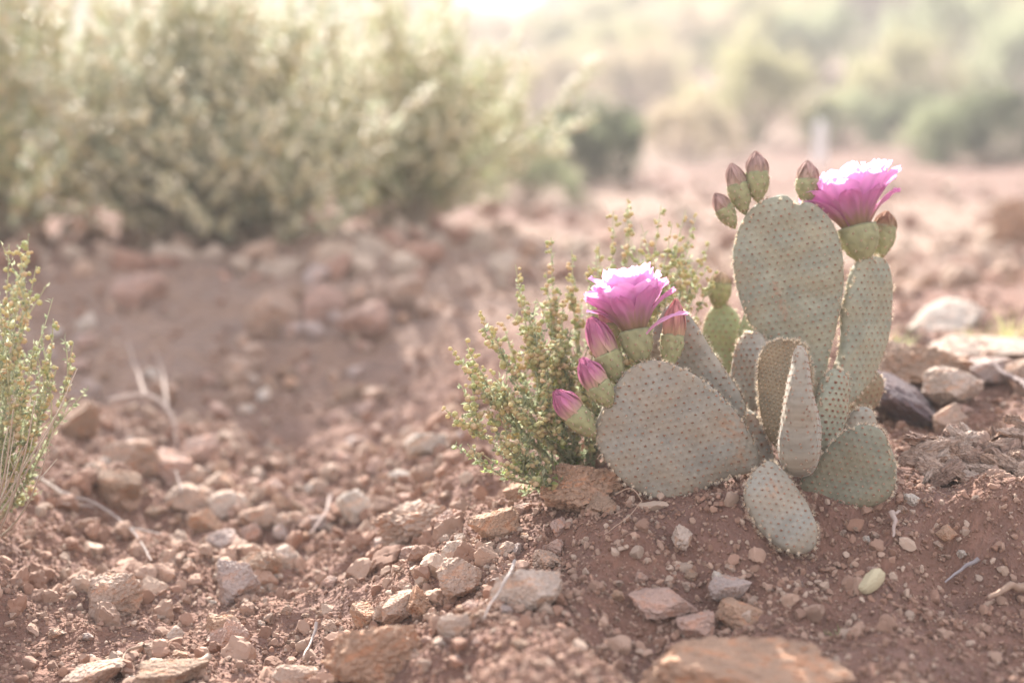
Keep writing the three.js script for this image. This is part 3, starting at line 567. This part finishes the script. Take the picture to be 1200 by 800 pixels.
// ------------------------------------------------------------------ seeding shrubs
const leafCols = [lin(0.27, 0.31, 0.19), lin(0.34, 0.37, 0.24), lin(0.22, 0.26, 0.15), lin(0.4, 0.42, 0.28)], budCols = [lin(0.62, 0.53, 0.28), lin(0.55, 0.51, 0.26), lin(0.64, 0.5, 0.31), lin(0.46, 0.48, 0.23)];
function seedBranch(parent, pts, r, o, opt) {
  const { r0 = 0.0012, leaves = 46, leafLen = 0.006, buds = 16, budR = 0.0023, from = 0.55, twigs = 4, leafFrom = 0.12, spiky = 0.4, twigTop = 0.74, cols = leafCols, bcols = budCols, stemA = lin(0.3, 0.24, 0.17), stemB = lin(0.42, 0.42, 0.24), side = 5 } = opt;
  const S = new MB(), L = new MB(), B = new MB(), len = pts.slice(1).reduce((s, p, i) => s + p.distanceTo(pts[i]), 0);
  S.tube(pts, r0, r0 * 0.35, stemA, side, stemB);
  const rnd = () => V(r() - 0.5, r() - 0.5, r() - 0.5).normalize();
  const leafAt = (p, d, k = 1) => { const dir = d.clone().multiplyScalar(0.5).add(rnd()).addScaledVector(UPV, 0.25).normalize(); L.leaf(p, dir, rnd(), leafLen * k * (0.6 + 0.7 * r()), leafLen * 0.42 * k * (0.7 + 0.6 * r()), cols[Math.floor(r() * cols.length)]); };
  const spike = (path, t0, n) => { for (let i = 0; i < n; i++) { const t = lerp(t0, 1, (i + r() * 0.6) / n), p = onPath(path, t), d = rnd(), q = p.clone().addScaledVector(d, budR * 1.5); const s = budR * (0.75 + 0.5 * r()) * (1.08 - 0.3 * sm(0.75, 1, t)); B.blob(q, s, bcols[Math.floor(r() * bcols.length)], 0.92); if (r() < 0.75) B.blob(q.clone().addScaledVector(rnd(), s * 1.5), s * 0.72, bcols[Math.floor(r() * bcols.length)], 0.9); } };
  for (let i = 0; i < leaves; i++) { const t = lerp(leafFrom, 0.95, Math.pow(r(), 1.15)), p = onPath(pts, t), d = onPath(pts, t + 0.03).sub(p).normalize(); leafAt(p, d, 1.15 - 0.5 * t); }
  spike(pts, from, buds);
  for (let i = 0; i < twigs; i++) {
    const t = lerp(0.15, twigTop, r()), p = onPath(pts, t), d = onPath(pts, Math.min(1, t + 0.08)).sub(onPath(pts, t - 0.05)).normalize().add(rnd().multiplyScalar(0.75)).addScaledVector(UPV, 0.35).normalize(), l2 = len * (0.1 + 0.16 * r());
    const e = p.clone().addScaledVector(d, l2), tp = bez(p, p.clone().addScaledVector(d, l2 * 0.5).add(rnd().multiplyScalar(l2 * 0.12)), e.addScaledVector(UPV, l2 * 0.15), 4);
    S.tube(tp, r0 * 0.5, r0 * 0.25, stemB, 4);
    for (let k = 0; k < leaves * 0.16; k++) { const q = onPath(tp, r()); leafAt(q, d, 0.95); }
    if (r() < spiky) spike(tp, 0.4, Math.ceil(buds * 0.4));
  }
  const br = S.build('branch', mStem, parent);
  if (L.p.length) L.build('leaves', mLeaf, br).userData.kind = 'stuff';
  if (B.p.length) B.build('seed_buds', opt.budMat || mBudSmall, br).userData.kind = 'stuff';
}
{
  const base = hit(684, 582), r = rng(55); base.copy(ground(base.x, base.z - 0.03));
  const s = group('seeding_shrub', base); tag(s, 'small grey green shrub with yellowish seed spikes behind the front cactus pad', 'shrub', 'desert shrubs');
  const tips = [[522, 480, 1.12], [529, 408, 1.13], [545, 398, 1.15], [564, 367, 1.16], [560, 430, 1.12], [578, 440, 1.14], [604, 310, 1.2], [612, 345, 1.18], [590, 380, 1.2], [640, 318, 1.22], [646, 278, 1.22], [670, 292, 1.24], [628, 380, 1.16], [660, 350, 1.18], [690, 310, 1.22], [719, 246, 1.26], [736, 232, 1.27], [702, 285, 1.26], [752, 280, 1.25], [775, 240, 1.27], [788, 262, 1.24], [804, 246, 1.26], [817, 250, 1.28], [832, 284, 1.26], [838, 318, 1.24], [800, 300, 1.22], [770, 310, 1.22], [820, 335, 1.22], [600, 470, 1.12], [640, 440, 1.14], [575, 500, 1.11], [548, 520, 1.11], [610, 520, 1.11], [660, 400, 1.2], [680, 430, 1.17], [730, 320, 1.2], [785, 340, 1.2], [650, 500, 1.13], [630, 420, 1.22], [590, 545, 1.11], [620, 560, 1.1]];
  for (const [px, py, d] of tips) {
    const b = V((r() - 0.5) * 0.02, -0.004, (r() - 0.5) * 0.02), e = at(px, py, d - 0.03).sub(base), m = b.clone().lerp(e, 0.5).add(V(e.x * 0.16, -0.012, 0)).add(V((r() - 0.5) * 0.02, (r() - 0.5) * 0.02, (r() - 0.5) * 0.03));
    const low = py > 480; seedBranch(s, bez(b, m, e, 10), r, s, { leaves: low ? 110 : 96, buds: low ? 7 : 18, twigs: 8, from: low ? 0.75 : 0.62, r0: 0.0011, cols: low ? [...leafCols, lin(0.28, 0.36, 0.12)] : leafCols });
  }
}
{
  const base = ground(-0.455, -1.17), r = rng(56);
  const s = group('seeding_shrub', base); tag(s, 'small seeding shrub growing on the bank by bare twigs', 'shrub', 'desert shrubs');
  const tips = [[10, 286, 1.17], [26, 300, 1.22], [42, 312, 1.16], [20, 345, 1.14], [62, 374, 1.15], [85, 402, 1.14], [66, 430, 1.16], [40, 400, 1.12], [-30, 280, 1.2], [-60, 330, 1.15], [-20, 380, 1.12], [10, 420, 1.1], [30, 450, 1.12], [-70, 300, 1.25], [-5, 340, 1.25], [-110, 360, 1.2], [-90, 430, 1.1], [50, 470, 1.14]];
  for (const [px, py, d] of tips) {
    const b = V((r() - 0.5) * 0.02, -0.004, (r() - 0.5) * 0.02), e = at(px, py, d).sub(base), m = b.clone().lerp(e, 0.5).add(V(e.x * 0.15, -0.01, 0)).add(V((r() - 0.5) * 0.02, (r() - 0.5) * 0.02, (r() - 0.5) * 0.02));
    seedBranch(s, bez(b, m, e, 10), r, s, { leaves: 90, buds: 12, twigs: 12, from: 0.72, leafFrom: 0.25, twigTop: 0.9 });
  }
  for (const [px, py, d] of [[90, 432, 1.1], [62, 500, 1.08], [40, 470, 1.06], [75, 470, 1.1], [30, 520, 1.05], [15, 480, 1.04]]) {   // bare dead stems
    const e = at(px, py, d).sub(base), b = V(0.02 * r(), 0, 0.03 * r()), m = b.clone().lerp(e, 0.5).add(V((r() - 0.5) * 0.03, -0.02, (r() - 0.5) * 0.03));
    seedBranch(s, bez(b, m, e, 8), r, s, { leaves: 0, buds: 0, twigs: 2, r0: 0.0012, stemA: lin(0.4, 0.33, 0.26), stemB: lin(0.5, 0.43, 0.35) });
  }
}
// big shrubs behind the wash
function bigShrub(base, label, seed, n, spread, opt) {
  const r = rng(seed), s = group('seeding_shrub', base); tag(s, label, 'shrub', 'desert shrubs');
  for (let i = 0; i < n; i++) {
    const [e, b] = spread(r, i), m = b.clone().lerp(e, 0.5).add(V(e.x * 0.14, -0.05 * e.length(), (r() - 0.5) * 0.05));
    seedBranch(s, bez(b, m, e, 8), r, s, { r0: 0.0035, side: 4, twigs: 9, budMat: mBudGlossy, leaves: 46, leafLen: 0.019, buds: 17, budR: 0.0058, spiky: 0.6, twigTop: 0.88, cols: [lin(0.38, 0.42, 0.31), lin(0.45, 0.48, 0.37), lin(0.3, 0.34, 0.24), lin(0.5, 0.52, 0.4)], leafFrom: 0.22, from: 0.52, ...opt });
  }
}
const pinkBuds = [lin(0.66, 0.62, 0.42), lin(0.6, 0.57, 0.38), lin(0.58, 0.5, 0.28), lin(0.7, 0.64, 0.48)];
bigShrub(ground(-0.56, -2.72), 'largest bushy shrub with yellow seed spikes behind the wash', 77, 128, (r) => {
  const a = r() * 6.283, u = Math.pow(r(), 0.55), el = lerp(0.18, 1.5, Math.pow(r(), 0.75)), R = 0.86 + 0.24 * r();
  const e = V(Math.cos(a) * Math.cos(el) * 0.64 * R, 0.04 + Math.sin(el) * 0.52 * R, Math.sin(a) * Math.cos(el) * 0.44 * R).multiplyScalar(0.55 + 0.45 * u); return [e, V((r() - 0.5) * 0.34, 0, (r() - 0.5) * 0.2)];
}, { bcols: pinkBuds });
bigShrub(ground(-0.24, -3.05), 'lighter green shrub fanning out beside the largest shrub', 78, 66, (r) => {
  const a = r() * 6.283, el = lerp(0.3, 1.45, r()), R = 0.7 + 0.4 * r(); return [V(Math.cos(a) * Math.cos(el) * 0.44 * R + 0.04, 0.03 + Math.sin(el) * 0.46 * R, Math.sin(a) * Math.cos(el) * 0.35 * R), V((r() - 0.5) * 0.12, 0, (r() - 0.5) * 0.1)];
}, { cols: [lin(0.38, 0.44, 0.26), lin(0.44, 0.48, 0.3), lin(0.32, 0.38, 0.21)], leaves: 46, twigs: 7, bcols: pinkBuds });
bigShrub(ground(-1.02, -2.75), 'leafy shrub crowding against the side of the largest shrub', 79, 76, (r) => {
  const a = r() * 6.283, el = lerp(0.2, 1.5, r()), R = 0.7 + 0.4 * r(); return [V(Math.cos(a) * Math.cos(el) * 0.5 * R, 0.04 + Math.sin(el) * 0.6 * R, Math.sin(a) * Math.cos(el) * 0.4 * R), V((r() - 0.5) * 0.16, 0, (r() - 0.5) * 0.1)];
}, {});

// bushes farther off: leafy domes on short stems
function bushGeo(seed, cols, n, size) {
  const r = rng(seed), L = new MB(), clumps = []; for (let i = 0; i < 46; i++) { const a = r() * 6.283, el = Math.asin(Math.pow(r(), 0.8)), R = 0.55 + 0.45 * Math.pow(r(), 0.5); clumps.push([V(Math.cos(a) * Math.cos(el) * R * 0.8, 0.12 + Math.sin(el) * R * 0.78, Math.sin(a) * Math.cos(el) * R * 0.8), 0.1 + 0.14 * r(), 0.75 + 0.5 * r()]); }
  for (let i = 0; i < n; i++) {
    const [c, q, k] = clumps[Math.floor(r() * clumps.length)], g = () => (r() + r() + r() - 1.5) * 0.9; const p = V(c.x + g() * q, Math.max(0.02, c.y + g() * q * 1.3), c.z + g() * q), d = p.clone().normalize().add(V(r() - 0.5, r() * 0.8, r() - 0.5)).normalize();
    const t = cols[Math.floor(r() * cols.length)]; L.leaf(p, d, V(r() - 0.5, r() - 0.5, r() - 0.5).normalize(), size * (0.6 + 0.8 * r()), size * 0.4, lin(t[0] * k, t[1] * k, t[2] * k));
  }
  const S = new MB(); for (let i = 0; i < 16; i++) { const [c] = clumps[i * 2]; S.tube(bez(V(c.x * 0.1, -0.03, c.z * 0.1), V(c.x * 0.35, c.y * 0.3, c.z * 0.35), c, 5), 0.022, 0.006, lin(0.24, 0.18, 0.13), 5); }
  return [L.geo(), S.geo()];
}
const bushKinds = [
  bushGeo(501, [[0.13, 0.15, 0.085], [0.17, 0.19, 0.11], [0.1, 0.115, 0.07]], 5200, 0.085),
  bushGeo(502, [[0.32, 0.31, 0.17], [0.38, 0.35, 0.2], [0.28, 0.28, 0.16]], 3600, 0.08),
  bushGeo(503, [[0.4, 0.335, 0.23], [0.46, 0.39, 0.28], [0.34, 0.285, 0.2]], 3400, 0.075),
  bushGeo(504, [[0.29, 0.31, 0.19], [0.34, 0.36, 0.23], [0.24, 0.27, 0.16]], 3800, 0.08),
];
function bush(x, z, size, kind, turn, label, grp) {
  const o = group('desert_bush', ground(x, z)); o.scale.setScalar(size); o.rotation.y = turn;
  mesh('foliage', bushKinds[kind][0], mLeaf, o).userData.kind = 'stuff'; mesh('stems', bushKinds[kind][1], mStem, o); tag(o, label, 'bush', grp); return o;
}
const spot = (px, D) => [(px - 600) / F * D, -D];
bush(...spot(690, 5.6), 0.33, 0, 0.4, 'dark rounded bush standing alone behind the cactus', 'bushes on the flat');
bush(...spot(1165, 7.6), 0.42, 0, 2.1, 'dark bush beyond the rocky rise', 'bushes on the flat');
bush(...spot(1100, 8.2), 0.34, 3, 1.1, 'grey green bush beside the dark bush beyond the rocky rise', 'bushes on the flat');
bush(...spot(620, 4.6), 0.2, 3, 3.1, 'low pale green bush in front of the dark rounded bush', 'bushes on the flat');
bush(...spot(560, 6.6), 0.36, 1, 5.1, 'yellow green bush behind the light green fanning shrub', 'bushes on the flat');
bush(...spot(800, 8.8), 0.4, 2, 0.1, 'straw coloured bush right behind the tall cactus pad', 'bushes on the flat');
bush(...spot(985, 10.5), 0.42, 3, 0.7, 'green bush on the flat near the white post', 'bushes on the flat');
for (const [px, D, sz, k, lab] of [[1050, 13, 0.75, 1, 'tall yellow green bush at the foot of the hill'], [1110, 16, 1.0, 3, 'wide light green bush at the foot of the hill'], [1170, 19, 1.0, 1, 'wide yellow green bush a little way up the hill'], [1010, 22, 1.1, 2, 'large straw coloured bush a little way up the hill'], [900, 17, 0.8, 1, 'rounded yellow green bush behind the closed buds'], [820, 20, 0.9, 2, 'straw coloured bush a little way up the hill behind the buds'], [740, 15, 0.7, 2, 'straw coloured bush behind the dark rounded bush'], [1090, 28, 1.3, 3, 'big light green bush halfway up the hill'], [960, 32, 1.4, 0, 'big dark green bush halfway up the hill']])
  bush(...spot(px, D), sz, k, px, lab, 'bushes on the flat');
{
  const r = rng(640), labels = ['dark green bush dotted on the far hillside', 'yellow green bush dotted on the far hillside', 'straw coloured bush dotted on the far hillside', 'light green bush dotted on the far hillside'];
  for (let i = 0; i < 150; i++) {
    const D = 10 + 40 * Math.pow(r(), 0.8), ab = (r() - 0.5) * 0.9 + (r() < 0.5 ? 0.16 : 0), x = D * (D > 24 && ab > -0.05 && ab < 0.02 ? ab + 0.12 : ab), k = [0, 1, 1, 2, 2, 2, 3, 1][Math.floor(r() * 8)];
    const o = bush(x, -D, 0.4 + 0.75 * r() * r(), k, r() * 6.28, labels[k], 'bushes dotted over the hillside'); o.scale.y *= 0.8 + 0.5 * r();
  }
  const m = new THREE.Matrix4(), q = new THREE.Quaternion();
  for (const k of [1, 2]) {   // scrub too far to count
    const im = new THREE.InstancedMesh(bushKinds[k][0], mLeaf, 420);
    for (let i = 0; i < 420; i++) { const D = 20 + 34 * r(), ab = (r() - 0.5) * 1.1, x = D * (D > 30 && ab > -0.05 && ab < 0.02 ? ab + 0.14 : ab), s = 0.3 + 0.5 * r(); m.compose(ground(x, -D), q.setFromAxisAngle(UPV, r() * 6.28), V(s, s * 0.8, s)); im.setMatrixAt(i, m); }
    im.name = numbered('hillside_scrub'); im.castShadow = im.receiveShadow = true; scene.add(im); tag(im, k === 1 ? 'low yellow green scrub covering the far hills' : 'low straw coloured scrub covering the far hills', 'scrub', null, 'stuff');
  }
}
// ------------------------------------------------------------------ small things
{ // white marker post
  const [x, z] = spot(958, 7.2), o = group('marker_post', ground(x, z)), w = std({ color: lin(0.72, 0.7, 0.68), roughness: 0.7 });
  const sh = new THREE.CylinderGeometry(0.027, 0.03, 0.2, 14); sh.translate(0, 0.085, 0); mesh('post', sh, w, o);
  const cp = new THREE.SphereGeometry(0.0285, 14, 8, 0, 6.283, 0, 1.57); cp.translate(0, 0.185, 0); mesh('cap', cp, w, o);
  tag(o, 'short white post standing on the flat before the hills', 'post');
}
// grass tufts
function grass(x, z, n, L, spread, cols, seed, label) {
  const r = rng(seed), o = group('grass_tuft', ground(x, z)), mb = new MB();
  for (let i = 0; i < n; i++) {
    const a = r() * 6.283, q = spread * r(), l = L * (0.5 + 0.6 * r()), d = V(Math.cos(a) * 0.6, 1, Math.sin(a) * 0.6).normalize(), p = V(Math.cos(a) * q * 0.4, -0.003, Math.sin(a) * q * 0.4);
    const pts = bez(p, p.clone().addScaledVector(d, l * 0.6), p.clone().addScaledVector(d, l * 0.9).add(V(Math.cos(a) * l * 0.25, -l * 0.05, Math.sin(a) * l * 0.25)), 4), s = V(-Math.sin(a), 0, Math.cos(a)), c = cols[Math.floor(r() * cols.length)], w = 0.0007;
    for (let k = 0; k < 4; k++) { const w0 = w * (1 - k / 4.2), w1 = w * (1 - (k + 1) / 4.2), A = pts[k].clone().addScaledVector(s, w0), B = pts[k].clone().addScaledVector(s, -w0), C = pts[k + 1].clone().addScaledVector(s, w1), E = pts[k + 1].clone().addScaledVector(s, -w1); mb.tri(A, B, C, c); mb.tri(B, E, C, c); }
  }
  const m = mb.build('blades', mLeaf, o); m.userData.kind = 'stuff'; tag(o, label, 'grass');
}
const gc = [lin(0.35, 0.42, 0.2), lin(0.45, 0.46, 0.25), lin(0.3, 0.38, 0.15)], dc = [lin(0.55, 0.5, 0.28), lin(0.5, 0.47, 0.22), lin(0.4, 0.44, 0.18)];
const gAt = (px, py, ...a) => { const p = hit(px, py); grass(p.x, p.z, ...a); };
gAt(1046, 420, 90, 0.05, 0.03, gc, 31, 'pale green grass tuft behind the slim curved pad');
gAt(1084, 432, 40, 0.03, 0.02, [lin(0.4, 0.48, 0.1), lin(0.34, 0.42, 0.1)], 32, 'tiny yellow green tuft by the cracked brown block');
gAt(1150, 410, 60, 0.05, 0.06, dc, 33, 'sparse dry grass on the wide pale ledge');
gAt(1185, 400, 40, 0.06, 0.05, dc, 34, 'thin dry grass blades at end of the pale ledge');
gAt(988, 748, 26, 0.012, 0.03, gc, 35, 'tiny green seedling tuft in the shaded dirt');
gAt(690, 592, 40, 0.035, 0.02, gc, 36, 'short green shoots behind the largest tan rock');
// twigs
const mTwig = std({ vertexColors: true, roughness: 0.9 });
function twig(label, list, r0, col, lift = 0.009) {
  const paths = list.map((pts) => pts.map(([px, py, up = 0]) => { const p = hit(px, py); p.y = height(p.x, p.z) + lift + up; return p; }));
  const o = paths[0][0].clone(), mb = new MB(), c = lin(...col);
  paths.forEach((p, i) => { const cv = new THREE.CatmullRomCurve3(p.map((q) => q.sub(o))); mb.tube(cv.getPoints(p.length * 6).map((q) => q.add(V(n3(q.x * 90, q.y * 90, 1), n3(q.x * 90, q.z * 90, 2), 0).multiplyScalar(r0 * 0.5))), r0 * (i ? 0.6 : 1), r0 * 0.35, c, 6, c.clone().multiplyScalar(1.15)); });
  const m = mb.build('twig', mTwig); m.position.copy(o); tag(m, label, 'twig', 'dry twigs on the ground');
}
const gw = [0.36, 0.31, 0.28], bw = [0.3, 0.21, 0.15];
twig('long bent grey twig running down past the tan stone', [[[40, 568], [80, 590], [110, 604, 0.004], [150, 628], [178, 668]], [[150, 628], [205, 640]], [[110, 604], [72, 600]]], 0.0017, gw);
twig('pale forked twig under the seeding shrub of the bank', [[[5, 520], [30, 560], [60, 580], [85, 600]], [[30, 560], [20, 590], [0, 600]]], 0.0014, [0.45, 0.38, 0.3]);
twig('forked dry branch lying in the shaded wash', [[[130, 488, 0.01], [172, 500, 0.03], [200, 512, 0.02], [208, 535]], [[172, 500, 0.03], [160, 478, 0.05], [152, 462, 0.06]], [[196, 508, 0.02], [190, 480, 0.05], [182, 468, 0.06]]], 0.0035, [0.33, 0.26, 0.22]);
twig('thin grey twig leaning across the bulky pale stone', [[[604, 690, 0.012], [594, 708, 0.01], [580, 722, 0.004], [567, 738]], [[592, 706, 0.01], [574, 694]]], 0.0013, gw);
twig('curved grey root lying beside the whitish stone', [[[388, 590], [380, 615], [362, 636]], [[380, 615], [352, 622]]], 0.002, [0.3, 0.23, 0.2]);
twig('straight grey stick in the dirt below tan pebbles', [[[372, 742], [366, 762], [356, 782]]], 0.0015, gw);
twig('dark stick across the dirt at foot of brown stone', [[[170, 770], [150, 776], [142, 800]]], 0.0015, bw);
twig('pale stick lying in the bottom of the wash', [[[248, 782], [225, 794], [205, 806]]], 0.003, [0.36, 0.28, 0.22]);
twig('hair thin curled root in front of the front pad', [[[722, 592], [740, 590, 0.003], [752, 600]], [[752, 600], [735, 620], [708, 640]]], 0.0006, [0.4, 0.28, 0.2]);
twig('bluish grey splinter lying in the shaded dirt', [[[1148, 668], [1128, 680], [1108, 696]]], 0.0018, [0.27, 0.24, 0.24]);
twig('brown crooked stick half buried in the shaded dirt', [[[1210, 702], [1180, 708, 0.004], [1158, 716]]], 0.004, [0.28, 0.19, 0.135]);
twig('short pale curl of dry stem below the low round pad', [[[1046, 616, 0.002], [1049, 628, 0.003], [1046, 642]], [[1046, 616], [1054, 612]]], 0.0025, [0.36, 0.28, 0.24]);
twig('dark dead stick jutting over the weathered wood', [[[1215, 474, 0.012], [1185, 470, 0.014], [1162, 458, 0.018]], [[1190, 471, 0.014], [1210, 486, 0.01]]], 0.004, [0.16, 0.12, 0.11]);
twig('small twig standing in rubble beside orange stone', [[[210, 592, 0], [213, 600, 0.012], [207, 582, 0.02]]], 0.0012, gw);
// pale seed pod in the shaded dirt
{ const p = hit(1022, 688), g = rockGeo(71, V(0.017, 0.01, 0.009), 6, 0.06, 3), o = mesh('seed_pod', g, std({ color: lin(0.46, 0.4, 0.26), roughness: 0.9 })); o.position.set(p.x, height(p.x, p.z) + 0.005, p.z); o.rotation.set(0.1, 0.6, 0.5); tag(o, 'pale yellow dry pod lying in the shaded dirt', 'pod'); }
{ const p = hit(766, 597), g = rockGeo(72, V(0.017, 0.006, 0.008), 5, 0.08, 6), o = mesh('dry_flake', g, std({ color: lin(0.45, 0.34, 0.26), roughness: 0.9 })); o.position.set(p.x, height(p.x, p.z) + 0.003, p.z); tag(o, 'small whitish dry flake under the broad front pad', 'flake'); }
// weathered wood on the right
{
  const base = hit(1150, 568), wood = group('weathered_log', ground(base.x, base.z)); tag(wood, 'gnarled weathered chunk of dead wood lying on the rocky rise', 'log');
  const mWood = std({ vertexColors: true, bumpMap: rockBump, bumpScale: 0.002, roughness: 0.95 });
  const chunk = (a, b, R, seed, tone, knots) => {
    const A = at(...a).sub(wood.position), B = at(...b).sub(wood.position), ax = B.clone().sub(A), L = ax.length(), d = ax.normalize(), X = V().crossVectors(d, UPV).normalize(), Y = V().crossVectors(X, d), NU = 84, NV = 60, pos = [], col = [], uv = [], idx = [];
    for (let j = 0; j <= NV; j++) for (let i = 0; i <= NU; i++) {
      const t = j / NV, th = i / NU * 6.2831853, cx = Math.cos(th), sx = Math.sin(th);
      const fib = Math.abs(n3(cx * 4.2 + seed, sx * 4.2, t * 2.6)), fine = Math.abs(n3(cx * 9 + seed, sx * 9, t * 2.5 + 7)), big = n3(cx * 0.9 + seed, sx * 0.9, t * knots);
      const env = Math.pow(Math.sin(clamp(lerp(0.05, 0.96, t) + 0.06 * n3(cx * 2, sx * 2, seed), 0.001, 0.999) * Math.PI), 0.45);
      const r = R * env * (0.78 + 0.3 * fib + 0.16 * fine + 0.36 * big + 0.22 * n3(cx * 2 + seed, sx * 2, t * 9)), w = L * (t + 0.1 * n3(cx * 2.4, sx * 2.4, seed + 5) * (t - 0.5));
      const p = A.clone().addScaledVector(d, w).addScaledVector(X, cx * r * 1.2).addScaledVector(Y, sx * r * 0.8 + 0.006 * n2(t * 3, seed)); pos.push(p.x, p.y, p.z); uv.push(th * 0.02, w);
      const k = 0.8 + 0.5 * n3(cx * 4, sx * 4, t * 2 + seed) * 0.5; col.push(tone[0] * k, tone[1] * k, tone[2] * k);
    }
    for (let j = 0; j < NV; j++) for (let i = 0; i < NU; i++) { const q = j * (NU + 1) + i; idx.push(q, q + NU + 2, q + 1, q, q + NU + 1, q + NU + 2); }
    const g = new THREE.BufferGeometry(); g.setAttribute('position', new THREE.Float32BufferAttribute(pos, 3)); g.setAttribute('color', new THREE.Float32BufferAttribute(col, 3)); g.setAttribute('uv', new THREE.Float32BufferAttribute(uv, 2)); g.setIndex(idx); g.computeVertexNormals(); mesh('splintered_piece', g, mWood, wood);
  };
  {
    const r = rng(818);
    for (let i = 0; i < 44; i++) {
      const px = 1078 + 150 * r(), k = (px - 1078) / 150, py = lerp(536, 520, k) + (r() - 0.45) * lerp(34, 104, k), d = 1.155 - 0.035 * (py - 500) / 60, p = at(px, py, d), L = (16 + 30 * r()) * d / F, T = (6 + 9 * r()) * d / F;
      const tone = [[0.42, 0.31, 0.24], [0.34, 0.23, 0.165], [0.3, 0.2, 0.15], [0.46, 0.36, 0.29]][Math.floor(r() * 4)], g = rockGeo(900 + i, V(L, T, T * 1.3), 9, 0.2, 8, 0.25), c = new Float32Array(g.attributes.position.count * 3);
      for (let q = 0; q < c.length; q += 3) { const f = 0.8 + 0.35 * n3(g.attributes.position.getX(q / 3) * 60, g.attributes.position.getY(q / 3) * 420, g.attributes.position.getZ(q / 3) * 420); c[q] = tone[0] * f; c[q + 1] = tone[1] * f; c[q + 2] = tone[2] * f; }
      g.setAttribute('color', new THREE.BufferAttribute(c, 3));
      const m = mesh('splinter', g, mWood, wood); m.position.copy(p.sub(wood.position)); m.rotation.set(r() * 6, (r() - 0.5) * 1.2, -0.35 + (r() - 0.5) * 0.9);
    }
  }
  chunk([1072, 530, 1.15], [1160, 572, 1.12], 0.009, 3, [0.4, 0.3, 0.24], 3);
  chunk([1110, 520, 1.18], [1215, 545, 1.13], 0.014, 9, [0.36, 0.25, 0.19], 4);
  chunk([1130, 560, 1.12], [1225, 590, 1.08], 0.013, 15, [0.34, 0.22, 0.16], 3);
  chunk([1165, 500, 1.19], [1240, 560, 1.15], 0.015, 21, [0.33, 0.22, 0.16], 4);
}
renderer.render(scene, camera);
